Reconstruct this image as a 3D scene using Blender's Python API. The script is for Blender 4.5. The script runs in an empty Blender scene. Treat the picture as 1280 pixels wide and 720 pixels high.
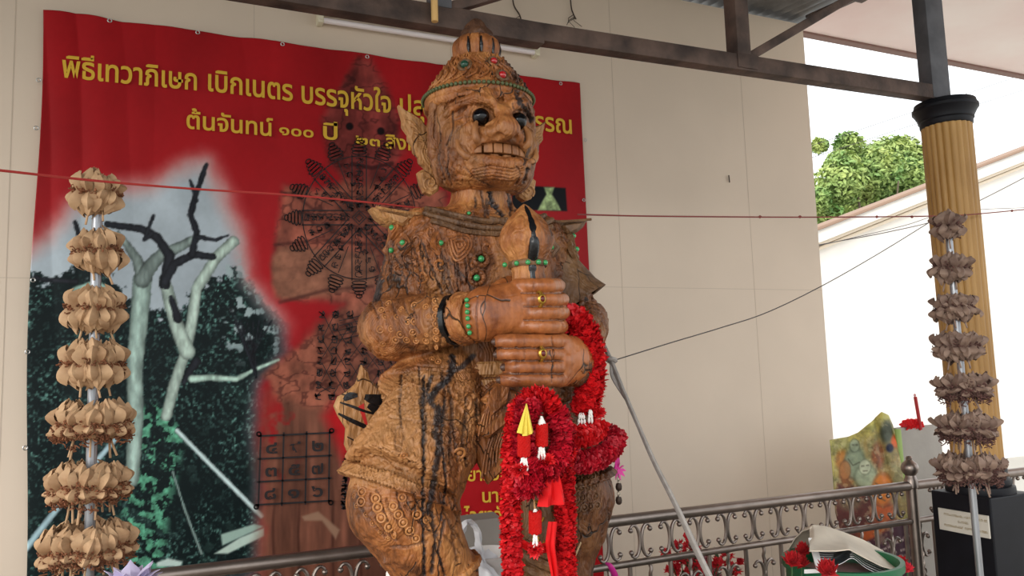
import bpy, bmesh, math, random
import numpy as np
from mathutils import Vector, Matrix
from mathutils.bvhtree import BVHTree

# ------------------------------------------------------------------ camera, sky, exposure
SC = bpy.context.scene
FOC = 960.0                                   # focal length for a 1280 px wide frame
_x = np.array([2150., -30., FOC]); _x /= np.linalg.norm(_x)
_z = np.array([-300., 9256., FOC]); _z -= _x * (_z @ _x); _z /= np.linalg.norm(_z)
_y = np.cross(_z, _x)
if _y[2] < 0: _y = -_y
CM = np.array([_x, _y, _z])                   # world axes (X along the wall, Y into it, Z up) seen from the camera
EYE = np.array([0., 0., 1.6])

cam_d = bpy.data.cameras.new('camera'); cam = bpy.data.objects.new('camera', cam_d)
SC.collection.objects.link(cam)
cam_d.sensor_fit = 'HORIZONTAL'; cam_d.sensor_width = 36.0; cam_d.lens = FOC / 1280 * 36
cam_d.clip_start = 0.05; cam_d.clip_end = 500
m = Matrix.Identity(4)
for i in range(3):
    m[i][0] = CM[i][0]; m[i][1] = CM[i][1]; m[i][2] = -CM[i][2]; m[i][3] = EYE[i]
cam.matrix_world = m
SC.camera = cam

SC.view_settings.view_transform = 'Standard'
SC.view_settings.look = 'None'
SC.view_settings.gamma = 1.0
SC.view_settings.use_curve_mapping = False
SC.view_settings.exposure = 0.0

W = bpy.data.worlds.new('sky'); SC.world = W; W.use_nodes = True
nt = W.node_tree
bg = nt.nodes['Background']
bg.inputs['Color'].default_value = (0.93, 0.97, 1.0, 1)
bg.inputs['Strength'].default_value = 1.75

sun_d = bpy.data.lights.new('sun', 'SUN'); sun = bpy.data.objects.new('sun', sun_d)
SC.collection.objects.link(sun)
sun_d.energy = 3.3; sun_d.angle = math.radians(50); sun_d.color = (1.0, 0.95, 0.88)
sun.rotation_euler = Vector((0.75, 0.50, -0.45)).to_track_quat('-Z', 'Y').to_euler()

# ------------------------------------------------------------------ helpers
COL = SC.collection
rng = random.Random(7)
nr = np.random.default_rng(5)
WLOC = {}

def at(px, py, Y):
    """a point of the place that lies on the plane Y and is seen at this pixel"""
    d = CM @ np.array([px - 640., 360. - py, FOC])
    return EYE + d * (Y / d[1])

def proj(V):
    c = (np.asarray(V, float) - EYE) @ CM
    return 640 + FOC * c[..., 0] / c[..., 2], 360 - FOC * c[..., 1] / c[..., 2]

def tag(o, label=None, cat=None, group=None, kind=None):
    if label: o['label'] = label
    if cat: o['category'] = cat
    if group: o['group'] = group
    if kind: o['kind'] = kind
    return o

def empty(name, loc, label=None, cat=None, group=None, kind=None):
    o = bpy.data.objects.new(name, None); COL.objects.link(o)
    o.location = tuple(map(float, loc)); WLOC[o] = np.array(loc, float)
    o.empty_display_size = 0.05
    return tag(o, label, cat, group, kind)

def mesh_obj(name, V, F, mats, parent=None, smooth=True, fm=None, loc=None):
    V = np.asarray(V, float)
    if parent is not None: off = WLOC[parent]
    elif loc is not None: off = np.array(loc, float)
    else:
        lo, hi = V.min(0), V.max(0); off = np.array([(lo[0]+hi[0])/2, (lo[1]+hi[1])/2, lo[2]])
    me = bpy.data.meshes.new(name)
    Vl = V - off
    if isinstance(F, np.ndarray):
        n, k = F.shape
        me.vertices.add(len(Vl)); me.vertices.foreach_set('co', Vl.astype(np.float32).ravel())
        me.loops.add(n*k); me.loops.foreach_set('vertex_index', F.astype(np.int32).ravel())
        me.polygons.add(n)
        me.polygons.foreach_set('loop_start', np.arange(0, n*k, k, dtype=np.int32))
        me.update(calc_edges=True); me.validate()
    else:
        me.from_pydata(Vl.tolist(), [], F)
    for mt in (mats if isinstance(mats, (list, tuple)) else [mats]): me.materials.append(mt)
    if smooth: me.polygons.foreach_set('use_smooth', [True]*len(me.polygons))
    if fm is not None: me.polygons.foreach_set('material_index', list(fm))
    me.update()
    o = bpy.data.objects.new(name, me); COL.objects.link(o)
    if parent is not None:
        o.parent = parent; WLOC[o] = off
    else:
        o.location = tuple(off); WLOC[o] = off
    return o

def set_attr(o, name, vals):
    a = o.data.attributes.new(name, 'FLOAT', 'POINT'); a.data.foreach_set('value', np.asarray(vals, np.float32))
def set_col(o, name, rgb):
    a = o.data.attributes.new(name, 'FLOAT_COLOR', 'POINT')
    c = np.ones((len(rgb), 4), np.float32); c[:, :3] = rgb; a.data.foreach_set('color', c.ravel())

def unit(v):
    v = np.asarray(v, float); n = np.linalg.norm(v); return v / n if n > 1e-12 else v
def frame(n):
    n = unit(n); a = np.array([0, 0, 1.]) if abs(n[2]) < .9 else np.array([1., 0, 0])
    u = unit(np.cross(a, n)); return u, np.cross(n, u), n

def smooth_path(pts, n=8):
    P = [np.asarray(p, float) for p in pts]
    if len(P) < 3: return P
    Q = [2*P[0]-P[1]] + P + [2*P[-1]-P[-2]]; out = []
    for i in range(1, len(Q)-2):
        for j in range(n):
            t = j/n; a, b, c, d = Q[i-1], Q[i], Q[i+1], Q[i+2]
            out.append(.5*((2*b)+(-a+c)*t+(2*a-5*b+4*c-d)*t*t+(-a+3*b-3*c+d)*t**3))
    out.append(P[-1]); return out

class MB:
    def __init__(s): s.V = []; s.F = []; s.M = []
    def add(s, V, F, mi=0):
        b = len(s.V); s.V.extend(np.asarray(V, float).tolist())
        for f in F: s.F.append([i+b for i in f]); s.M.append(mi)
        return s
    def box(s, lo, hi, mi=0, bev=0.0):
        lo = np.minimum(lo, hi).astype(float); hi = np.maximum(lo, hi).astype(float)
        return s.obox((lo+hi)/2, (hi-lo)/2, np.eye(3), mi, bev)
    def obox(s, c, h, R, mi=0, bev=0.0):
        """box with chamfered edges; R rows are its axes"""
        h = np.asarray(h, float); bev = min(bev, h.min()*.45)
        if bev <= 0:
            V = [(x, y, z) for x in (-h[0], h[0]) for y in (-h[1], h[1]) for z in (-h[2], h[2])]
            F = [(0,1,3,2),(4,6,7,5),(0,4,5,1),(2,3,7,6),(0,2,6,4),(1,5,7,3)]
        else:
            bm = bmesh.new(); bmesh.ops.create_cube(bm, size=2)
            for v in bm.verts: v.co = Vector((v.co.x*h[0], v.co.y*h[1], v.co.z*h[2]))
            bmesh.ops.bevel(bm, geom=bm.edges[:], offset=bev, segments=2, affect='EDGES', profile=.5)
            bm.verts.index_update()
            V = [tuple(v.co) for v in bm.verts]; F = [[v.index for v in f.verts] for f in bm.faces]; bm.free()
        V = np.array(V) @ np.asarray(R) + np.asarray(c, float)
        return s.add(V, F, mi)
    def tube(s, pts, r, seg=8, mi=0, caps=True, flat=None, closed=False):
        P = np.array(pts, float); n = len(P)
        rr = np.full(n, r, float) if np.isscalar(r) else np.interp(np.linspace(0, 1, n), np.linspace(0, 1, len(r)), r)
        T = np.gradient(P, axis=0)
        if closed: T = np.roll(P, -1, 0) - np.roll(P, 1, 0)
        u, v, _ = frame(T[0]); V = []
        for i in range(n):
            t = unit(T[i]); u = unit(u - t*(u @ t)); v = np.cross(t, u)
            for k in range(seg):
                a = 2*math.pi*k/seg
                V.append(P[i] + rr[i]*(math.cos(a)*u*(1 if flat is None else flat) + math.sin(a)*v))
        F = []
        for i in range(n if closed else n-1):
            j = (i+1) % n
            for k in range(seg):
                l = (k+1) % seg; F.append((i*seg+k, i*seg+l, j*seg+l, j*seg+k))
        if caps and not closed: F += [tuple(range(seg-1, -1, -1)), tuple((n-1)*seg+k for k in range(seg))]
        return s.add(V, F, mi)
    def lathe(s, prof, c, seg=32, axis=(0, 0, 1), mi=0, rad=None, caps=True):
        """prof: (radius, height) pairs; rad(angle, i) scales the radius"""
        u, v, w = (np.array([1., 0, 0]), np.array([0, 1., 0]), np.array([0, 0, 1.])) if tuple(axis) == (0, 0, 1) else frame(axis)
        c = np.asarray(c, float); V = []; F = []; n = len(prof)
        for i, (r, h) in enumerate(prof):
            for k in range(seg):
                a = 2*math.pi*k/seg; q = r*(rad(a, i) if rad else 1)
                V.append(c + u*q*math.cos(a) + v*q*math.sin(a) + w*h)
        for i in range(n-1):
            for k in range(seg):
                l = (k+1) % seg; F.append((i*seg+k, i*seg+l, (i+1)*seg+l, (i+1)*seg+k))
        if caps: F += [tuple(range(seg-1, -1, -1)), tuple((n-1)*seg+k for k in range(seg))]
        return s.add(V, F, mi)
    def ball(s, c, r, seg=10, rings=6, mi=0, R=None):
        r = np.array([r]*3 if np.isscalar(r) else r, float); V = []; F = []
        for i in range(rings+1):
            t = math.pi*i/rings
            for k in range(seg):
                a = 2*math.pi*k/seg; V.append((math.sin(t)*math.cos(a), math.sin(t)*math.sin(a), math.cos(t)))
        for i in range(rings):
            for k in range(seg):
                l = (k+1) % seg; F.append((i*seg+k, (i+1)*seg+k, (i+1)*seg+l, i*seg+l))
        V = np.array(V)*r
        if R is not None: V = V @ np.asarray(R)
        return s.add(V + np.asarray(c, float), F, mi)
    def ring(s, c, R, r, n, seg=16, ts=6, mi=0):
        u, v, w = frame(n); c = np.asarray(c, float)
        P = [c + R*(math.cos(2*math.pi*k/seg)*u + math.sin(2*math.pi*k/seg)*v) for k in range(seg)]
        return s.tube(P, r, ts, mi, closed=True)
    def plate(s, outline, thick, direction=(0, 1, 0), mi=0, bev=0.0):
        """outline of 3-D points pushed along direction; a small chamfer on the front"""
        O = np.array(outline, float); d = unit(direction); n = len(O); c = O.mean(0)
        ring = lambda sh, o: O + (c-O)/np.maximum(np.linalg.norm(c-O, axis=1, keepdims=True), 1e-6)*sh + d*o
        Ls = [ring(bev, 0), ring(0, bev), ring(0, thick-bev), ring(bev, thick)] if bev else [O, O + d*thick]
        V = np.concatenate(Ls); F = []
        for q in range(len(Ls)-1):
            for k in range(n):
                l = (k+1) % n; F.append((q*n+k, q*n+l, (q+1)*n+l, (q+1)*n+k))
        F += [tuple(range(n-1, -1, -1)), tuple((len(Ls)-1)*n+k for k in range(n))]
        return s.add(V, F, mi)
    def grid(s, P, mi=0, thick=0.0):
        """P[i][j] points of a sheet; with a thickness it gets a back and rims"""
        P = np.asarray(P, float); a, b = P.shape[:2]
        F = [(i*b+j, i*b+j+1, (i+1)*b+j+1, (i+1)*b+j) for i in range(a-1) for j in range(b-1)]
        if not thick: return s.add(P.reshape(-1, 3), F, mi)
        du = np.gradient(P, axis=0); dv = np.gradient(P, axis=1); N = np.cross(du, dv)
        N /= np.maximum(np.linalg.norm(N, axis=2, keepdims=True), 1e-9)
        Q = P + N*thick; V = np.concatenate([P.reshape(-1, 3), Q.reshape(-1, 3)]); o = a*b
        F2 = [tuple(reversed(f)) for f in F] + [tuple(i+o for i in f) for f in F]
        rim = [(i, 0) for i in range(a)] + [(a-1, j) for j in range(1, b)] + [(i, b-1) for i in range(a-2, -1, -1)] + [(0, j) for j in range(b-2, 0, -1)]
        R = [i*b+j for i, j in rim]
        for k in range(len(R)):
            l = (k+1) % len(R); F2.append((R[k], R[l], R[l]+o, R[k]+o))
        return s.add(V, F2, mi)
    def build(s, name, mats, parent=None, smooth=True, loc=None):
        o = mesh_obj(name, s.V, s.F, mats, parent, smooth, s.M if isinstance(mats, (list, tuple)) else None, loc)
        if smooth and len(o.data.polygons) < 200000:
            bm = bmesh.new(); bm.from_mesh(o.data)
            for e in bm.edges:
                if len(e.link_faces) == 2 and e.calc_face_angle(0) > .7: e.smooth = False
            bm.to_mesh(o.data); bm.free()
        return o

# numpy noise
def vnoise(P, seed=0):
    P = np.asarray(P, float); i = np.floor(P).astype(np.int64); f = P - i; f = f*f*(3-2*f)
    def h(a):
        n = (a[..., 0]*73856093) ^ (a[..., 1]*19349663) ^ (a[..., 2]*83492791) ^ (seed*2654435)
        n = (n ^ (n >> 13)) * 1274126177; n = n & 0x7fffffff
        n = (n ^ (n >> 15)) * 668265263 & 0x7fffffff
        return (n & 0xffff)/65535.
    out = 0
    for dx in (0, 1):
        for dy in (0, 1):
            for dz in (0, 1):
                w = (f[..., 0] if dx else 1-f[..., 0])*(f[..., 1] if dy else 1-f[..., 1])*(f[..., 2] if dz else 1-f[..., 2])
                out = out + w*h(i + np.array([dx, dy, dz]))
    return out
def fbm(P, seed=0, oc=4):
    a, s, t = 1., 0, 0
    for o in range(oc): s = s + a*vnoise(np.asarray(P)*2**o, seed+o); t += a; a *= .5
    return s/t
def sstep(a, b, x): t = np.clip((x-a)/(b-a), 0, 1); return t*t*(3-2*t)
def seg_dist(X, Y, pts):
    """distance of image points to a polyline and the fraction along it"""
    best = np.full(X.shape, 1e9); tt = np.zeros(X.shape); n = len(pts)-1
    for i in range(n):
        (ax, ay), (bx, by) = pts[i][:2], pts[i+1][:2]; dx, dy = bx-ax, by-ay
        t = np.clip(((X-ax)*dx+(Y-ay)*dy)/(dx*dx+dy*dy+1e-9), 0, 1)
        d = np.hypot(X-ax-t*dx, Y-ay-t*dy); k = d < best
        best = np.where(k, d, best); tt = np.where(k, (i+t)/n, tt)
    return best, tt
def poly_sd(X, Y, pts):
    """signed distance to a closed polygon, negative inside"""
    d, _ = seg_dist(X, Y, list(pts)+[pts[0]]); ins = np.zeros(X.shape, bool); n = len(pts)
    for i in range(n):
        (ax, ay), (bx, by) = pts[i], pts[(i+1) % n]
        c = ((ay > Y) != (by > Y)) & (X < (bx-ax)*(Y-ay)/((by-ay) if by != ay else 1e-9)+ax); ins ^= c
    return np.where(ins, -d, d)
def lin(c):
    c = np.asarray(c, float)/255.; return np.where(c <= .04045, c/12.92, ((c+.055)/1.055)**2.4)

# ------------------------------------------------------------------ materials
def mat(name, col, rough=.6, metal=0.0, var=0.0, vscale=6.0, bump=0.0, bscale=40.0, stretch=(1, 1, 1), col2=None, spec=.5, coat=0.0, alpha=1.0, trans=0.0, sss=0.0):
    m = bpy.data.materials.new(name); m.use_nodes = True; n = m.node_tree.nodes; l = m.node_tree.links
    b = n['Principled BSDF']; c = tuple(map(float, lin(col)))
    b.inputs['Base Color'].default_value = c + (1,); b.inputs['Roughness'].default_value = rough
    b.inputs['Metallic'].default_value = metal; b.inputs['Specular IOR Level'].default_value = spec
    b.inputs['Coat Weight'].default_value = coat; b.inputs['Alpha'].default_value = alpha
    b.inputs['Transmission Weight'].default_value = trans
    if var or col2 is not None or bump:
        tc = n.new('ShaderNodeTexCoord'); mp = n.new('ShaderNodeMapping'); mp.inputs['Scale'].default_value = stretch
        l.new(tc.outputs['Object'], mp.inputs['Vector'])
    if var or col2 is not None:
        no = n.new('ShaderNodeTexNoise'); no.inputs['Scale'].default_value = vscale; no.inputs['Detail'].default_value = 5
        l.new(mp.outputs[0], no.inputs['Vector'])
        cr = n.new('ShaderNodeValToRGB'); cr.color_ramp.elements[0].position = .35; cr.color_ramp.elements[1].position = .65
        c2 = tuple(map(float, lin(col2))) if col2 is not None else tuple(min(1, q*(1+var)) for q in c)
        c1 = c if col2 is not None else tuple(q*(1-var) for q in c)
        cr.color_ramp.elements[0].color = c1 + (1,); cr.color_ramp.elements[1].color = c2 + (1,)
        l.new(no.outputs['Fac'], cr.inputs[0]); l.new(cr.outputs[0], b.inputs['Base Color'])
    if bump:
        nb = n.new('ShaderNodeTexNoise'); nb.inputs['Scale'].default_value = bscale; nb.inputs['Detail'].default_value = 6
        l.new(mp.outputs[0], nb.inputs['Vector']); bu = n.new('ShaderNodeBump')
        bu.inputs['Strength'].default_value = bump; bu.inputs['Distance'].default_value = .01
        l.new(nb.outputs['Fac'], bu.inputs['Height']); l.new(bu.outputs[0], b.inputs['Normal'])
    return m

def wood_mat(name, dark, mid, light, tar=True, rough=.5, bumpk=.7, gscale=1.0, swirl=.16):
    """carved timber: long grain, drying cracks, black resin where the attribute says so"""
    m = bpy.data.materials.new(name); m.use_nodes = True; n = m.node_tree.nodes; l = m.node_tree.links
    b = n['Principled BSDF']; tc = n.new('ShaderNodeTexCoord')
    def mapping(s):
        k = n.new('ShaderNodeMapping'); k.inputs['Scale'].default_value = s; l.new(tc.outputs['Object'], k.inputs[0]); return k.outputs[0]
    n1 = n.new('ShaderNodeTexNoise'); n1.inputs['Scale'].default_value = 9*gscale; n1.inputs['Detail'].default_value = 10; n1.inputs['Roughness'].default_value = .72
    l.new(mapping((1, 1, .45)), n1.inputs['Vector'])
    cr = n.new('ShaderNodeValToRGB'); e = cr.color_ramp.elements
    e[0].position = .33; e[0].color = tuple(lin(dark)) + (1,); e[1].position = .70; e[1].color = tuple(lin(light)) + (1,)
    k = cr.color_ramp.elements.new(.5); k.color = tuple(lin(mid)) + (1,)
    l.new(n1.outputs['Fac'], cr.inputs[0])
    wv = n.new('ShaderNodeTexWave'); wv.inputs['Scale'].default_value = 22*gscale; wv.inputs['Distortion'].default_value = 9
    wv.inputs['Detail'].default_value = 3; wv.inputs['Detail Scale'].default_value = 1.2; l.new(mapping((1, .8, .22)), wv.inputs['Vector'])
    mg = n.new('ShaderNodeMixRGB'); mg.blend_type = 'MULTIPLY'; mg.inputs[0].default_value = .10
    l.new(cr.outputs[0], mg.inputs[1]); l.new(wv.outputs['Color'], mg.inputs[2])
    # drying cracks
    nd = n.new('ShaderNodeTexNoise'); nd.inputs['Scale'].default_value = 9; l.new(tc.outputs['Object'], nd.inputs['Vector'])
    mv = n.new('ShaderNodeMixRGB'); mv.inputs[0].default_value = .06; l.new(mapping((1, 1, .3)), mv.inputs[1]); l.new(nd.outputs['Color'], mv.inputs[2])
    vo = n.new('ShaderNodeTexVoronoi'); vo.feature = 'DISTANCE_TO_EDGE'; vo.inputs['Scale'].default_value = 13*gscale; l.new(mv.outputs[0], vo.inputs['Vector'])
    c2 = n.new('ShaderNodeValToRGB'); c2.color_ramp.elements[0].position = 0.003; c2.color_ramp.elements[1].position = .016
    l.new(vo.outputs['Distance'], c2.inputs[0])
    n3 = n.new('ShaderNodeTexNoise'); n3.inputs['Scale'].default_value = 5; l.new(tc.outputs['Object'], n3.inputs['Vector'])
    g3 = n.new('ShaderNodeMath'); g3.operation = 'GREATER_THAN'; g3.inputs[1].default_value = .47; l.new(n3.outputs['Fac'], g3.inputs[0])
    mx = n.new('ShaderNodeMath'); mx.operation = 'MAXIMUM'; l.new(c2.outputs[0], mx.inputs[0]); l.new(g3.outputs[0], mx.inputs[1])
    mc = n.new('ShaderNodeMixRGB'); l.new(mx.outputs[0], mc.inputs[0]); mc.inputs[1].default_value = (.025, .012, .006, 1); l.new(mg.outputs[0], mc.inputs[2])
    out = mc.outputs[0]; b.inputs['Roughness'].default_value = rough
    # chisel marks
    v2 = n.new('ShaderNodeTexVoronoi'); v2.inputs['Scale'].default_value = 55*gscale; l.new(mapping((1, 1, .55)), v2.inputs['Vector'])
    n4 = n.new('ShaderNodeTexNoise'); n4.inputs['Scale'].default_value = 90*gscale; n4.inputs['Detail'].default_value = 5; l.new(mapping((1, 1, .3)), n4.inputs['Vector'])
    def math_(op, a, bb):
        q = n.new('ShaderNodeMath'); q.operation = op
        for i, t in enumerate((a, bb)):
            if isinstance(t, (int, float)): q.inputs[i].default_value = t
            else: l.new(t, q.inputs[i])
        return q.outputs[0]
    # swirling shallow carving
    ns = n.new('ShaderNodeTexNoise'); ns.inputs['Scale'].default_value = 9*gscale; ns.inputs['Detail'].default_value = 1.5; l.new(mapping((1, 1, .6)), ns.inputs['Vector'])
    sw = math_('ABSOLUTE', math_('SINE', math_('MULTIPLY', ns.outputs['Fac'], 90), 0), 0)
    h = math_('ADD', math_('MULTIPLY', sw, swirl), math_('MULTIPLY', v2.outputs['Distance'], .7))
    h = math_('ADD', h, math_('MULTIPLY', n4.outputs['Fac'], 1.0)); h = math_('ADD', h, math_('MULTIPLY', mx.outputs[0], .9))
    bu = n.new('ShaderNodeBump'); bu.inputs['Strength'].default_value = bumpk; bu.inputs['Distance'].default_value = .009
    l.new(h, bu.inputs['Height']); l.new(bu.outputs[0], b.inputs['Normal'])
    if tar:
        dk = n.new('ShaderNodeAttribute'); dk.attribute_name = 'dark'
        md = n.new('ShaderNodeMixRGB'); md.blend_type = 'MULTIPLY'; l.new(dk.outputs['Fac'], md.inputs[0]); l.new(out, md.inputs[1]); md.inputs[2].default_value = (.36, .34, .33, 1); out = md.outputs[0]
        at_ = n.new('ShaderNodeAttribute'); at_.attribute_name = 'tar'
        pa = n.new('ShaderNodeAttribute'); pa.attribute_name = 'pale'
        mp_ = n.new('ShaderNodeMixRGB'); l.new(pa.outputs['Fac'], mp_.inputs[0]); l.new(out, mp_.inputs[1]); mp_.inputs[2].default_value = tuple(lin((182, 130, 80))) + (1,)
        mt = n.new('ShaderNodeMixRGB'); l.new(at_.outputs['Fac'], mt.inputs[0]); l.new(mp_.outputs[0], mt.inputs[1]); mt.inputs[2].default_value = (.012, .013, .016, 1)
        out = mt.outputs[0]
    l.new(out, b.inputs['Base Color'])
    return m

def attr_mat(name, attr='print', rough=.45, bump=0.0):
    m = bpy.data.materials.new(name); m.use_nodes = True; n = m.node_tree.nodes; l = m.node_tree.links
    a = n.new('ShaderNodeAttribute'); a.attribute_name = attr; b = n['Principled BSDF']
    l.new(a.outputs['Color'], b.inputs['Base Color']); b.inputs['Roughness'].default_value = rough; b.inputs['Specular IOR Level'].default_value = .12
    return m

def thai_mesh(name, text, m, p0, p1, height, Y, parent, bold=.012, thick=.002, xf=None):
    """lettering: baseline from p0 to p1 (points with equal Y); stretched to fill that width; cap height in metres"""
    cu = bpy.data.curves.new(name, 'FONT'); cu.body = text; cu.size = 1; cu.offset = bold; cu.extrude = 0; cu.resolution_u = 4
    t = bpy.data.objects.new(name, cu); COL.objects.link(t)
    dg = bpy.context.evaluated_depsgraph_get(); me = bpy.data.meshes.new_from_object(t.evaluated_get(dg))
    bpy.data.objects.remove(t); bpy.data.curves.remove(cu)
    n = len(me.vertices); co = np.zeros(n*3); me.vertices.foreach_get('co', co); co = co.reshape(-1, 3)
    F = [list(p.vertices) for p in me.polygons]; bpy.data.meshes.remove(me)
    if n == 0: return None
    x0, x1 = co[:, 0].min(), co[:, 0].max(); p0 = np.array(p0, float); p1 = np.array(p1, float)
    ex = (p1-p0)/(x1-x0); ez = np.array([0, 0, height/0.55]) if xf is None else np.array(xf)*height/.55
    V = p0 + np.outer(co[:, 0]-x0, ex) + np.outer(co[:, 1], ez)
    return mesh_obj(name, V, F, m, parent, False)
# ------------------------------------------------------------------ the setting
WALL_Y = 3.75; WALL_X1 = 3.918; ROOF_Z = 3.86
M_wall = mat('cream_wall_panel', (216, 199, 180), .6, var=.04, vscale=1.2)
M_seam = mat('wall_seam', (198, 182, 164), .7)
M_floor = mat('concrete_floor', (126, 114, 100), .6, var=.12, vscale=3, bump=.15)
M_ground = mat('yard_concrete', (190, 186, 178), .85, var=.1, vscale=.6)
M_roof = mat('galvanised_roof', (120, 122, 125), .4, .6, var=.2, vscale=4)
M_rust = mat('rusty_steel', (62, 50, 45), .7, .3, vscale=9, col2=(104, 84, 74), bump=.3, bscale=60)
M_grey_steel = mat('grey_primer_steel', (84, 84, 88), .6, .3, var=.2, vscale=12)
M_soffit = mat('pink_soffit_board', (226, 192, 186), .6, vscale=.55, col2=(238, 226, 220))
M_brown = mat('brown_edge_board', (120, 88, 78), .6)

w = MB(); w.box((-3.6, WALL_Y, 0), (WALL_X1, WALL_Y+.12, ROOF_Z))
tag(w.build('wall_back', M_wall, smooth=False), 'cream panelled wall behind the carved statue', 'wall', kind='structure')
s = MB()
for x in (-2.6, -1.6, -.62, .36, 1.37, 2.38, 3.35):
    s.box((x-.0018, WALL_Y-.001, 0), (x+.0018, WALL_Y+.01, ROOF_Z))
for z in (2.04,): s.box((-3.6, WALL_Y-.0008, z-.0016), (WALL_X1, WALL_Y+.01, z+.0016))
tag(s.build('trim_1', M_seam, smooth=False), 'thin joints between the cream wall panels', 'wall joint', kind='structure')
f = MB(); f.box((-3.6, -2.2, -.15), (5.2, 3.75, 0)); tag(f.build('floor', M_floor, smooth=False), 'grey concrete floor under the statue', 'floor', kind='structure')
g = MB(); g.box((-60, -60, -.5), (70, 90, -.15)); tag(g.build('ground', M_ground, smooth=False), 'pale concrete yard around the shelter', 'ground', kind='structure')
# corrugated roof
xs = np.linspace(-3.7, 3.98, 300); P = []
for x in xs:
    z = ROOF_Z + .035 + .012*math.cos(2*math.pi*(x-3.98)/.076)
    P.append([(x, -.9, z-.42), (x, 1.5, z-.2), (x, 3.9, z+.02)])
r = MB(); r.grid(P, thick=.006); tag(r.build('ceiling', M_roof), 'grey corrugated metal roof sheets over the statue', 'roof', kind='structure')
# soffit beyond the end of the wall
s = MB(); s.box((3.99, .4, 4.0), (12, 4.09, 4.06)); tag(s.build('ceiling_outer', M_soffit, smooth=False), 'pinkish white soffit over the outer aisle', 'soffit', kind='structure')
s = MB(); s.box((3.93, 4.06, 3.985), (12, 4.13, 4.05), bev=.006); tag(s.build('trim_2', M_brown, smooth=False), 'brown edge board along the soffit', 'edge board', kind='structure')

# steel truss in the plane of the column
TY = 2.37
tr = empty('steel_truss', at(700, 45, TY), 'rusty brown steel truss crossing above the statue to the gold column', 'truss', kind='thing')
def bar(mb, a, b, th, dep, Y, ext=0):
    A, B = at(*a, Y), at(*b, Y); d = unit(B-A); up = unit(np.cross(d, (0, -1, 0)));
    if up[2] < 0: up = -up
    R = np.array([d, (0, 1, 0), up]); mb.obox((A+B)/2, (np.linalg.norm(B-A)/2+ext, dep/2, th/2), R, bev=.004)
m1 = MB(); bar(m1, (-60, -77), (676, 45.5), .078, .06, TY); m1.build('bottom_chord', M_rust, tr)
m1 = MB(); bar(m1, (672, 43), (1178, 119), .068, .058, TY); m1.build('bottom_chord', M_rust, tr)
def post(mb, px, py, half, Y, z1=3.75):
    A = at(px, py, Y); mb.box((A[0]-half, Y-.035, A[2]), (A[0]+half, Y+.035, z1), bev=.003)
m1 = MB(); post(m1, 924, 75, .034, TY+.002); m1.build('post', M_rust, tr)
m1 = MB(); post(m1, 549, 14, .034, TY+.002); m1.build('post', M_grey_steel, tr)
m1 = MB(); post(m1, 1170, 126, .06, TY+.004, 3.95); m1.build('post', M_grey_steel, tr)
m1 = MB(); bar(m1, (935, 72), (1092, -20), .036, .04, TY-.002); m1.build('brace', M_rust, tr)
m1 = MB(); bar(m1, (562, 11), (700, -30), .036, .04, TY-.002); m1.build('brace', M_rust, tr)
m1 = MB(); A = at(928, 80, TY); m1.box((A[0]-.05, TY-.0335, A[2]-.03), (A[0]+.05, TY-.028, A[2]+.03), bev=.002); m1.build('weld_plate', M_rust, tr)
# rafter under the roof edge
rf = MB(); rf.obox((3.93, 1.4, 3.72), (.04, 2.3, .05), np.array([(1, 0, 0), unit((0, 1, .09)), unit((0, -.09, 1))]), bev=.004)
tag(rf.build('roof_rafter', M_rust), 'dark steel rafter under the roof edge beside the soffit', 'rafter', kind='thing')
pu = MB(); pu.box((-3.7, 3.2, 3.775), (3.9, 3.25, 3.835), bev=.004)
tag(pu.build('roof_purlin', M_rust), 'dark steel purlin close under the corrugated roof', 'purlin', kind='thing')
# wooden stick on the beam
M_stick = mat('pale_wooden_stick', (206, 166, 104), .6, var=.15, vscale=20, stretch=(1, 1, .1))
a = at(543.5, 27, TY-.05); st = MB(); st.tube([a, a+(0, 0, .35)], .0115, 10)
tag(st.build('wooden_stick', M_stick), 'pale yellow wooden stick hanging in front of the beam', 'stick')
# dried roots on the wall
M_root = mat('dried_root', (70, 56, 48), .9)
for i, (pts, lab) in enumerate((([(640, -20), (642, 5), (650, 20), (652, 33)], 'dried dark root on the wall above the statue crown'),
                            ([(712, -20), (714, 8), (717, 18), (720, 24)], 'dried dark root on the wall, further toward the steel post'))):
    q = MB(); P = smooth_path([at(*p, WALL_Y-.012) for p in pts]); q.tube(P, .004, 5)
    for k in range(4):
        b = P[-3-2*k]; q.tube([b, b + np.array([rng.uniform(-.05, .05), -.004, -.03]), b + np.array([rng.uniform(-.07, .07), -.004, -.06])], .002, 4)
    tag(q.build('dried_root', M_root), lab, 'root')
s = MB(); P = [at(912, 228, WALL_Y-.01), at(911, 219, WALL_Y-.012)]; s.tube(P, .004, 5); tag(s.build('nail', M_root), 'small dark nail in the bare wall panel', 'nail')

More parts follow.
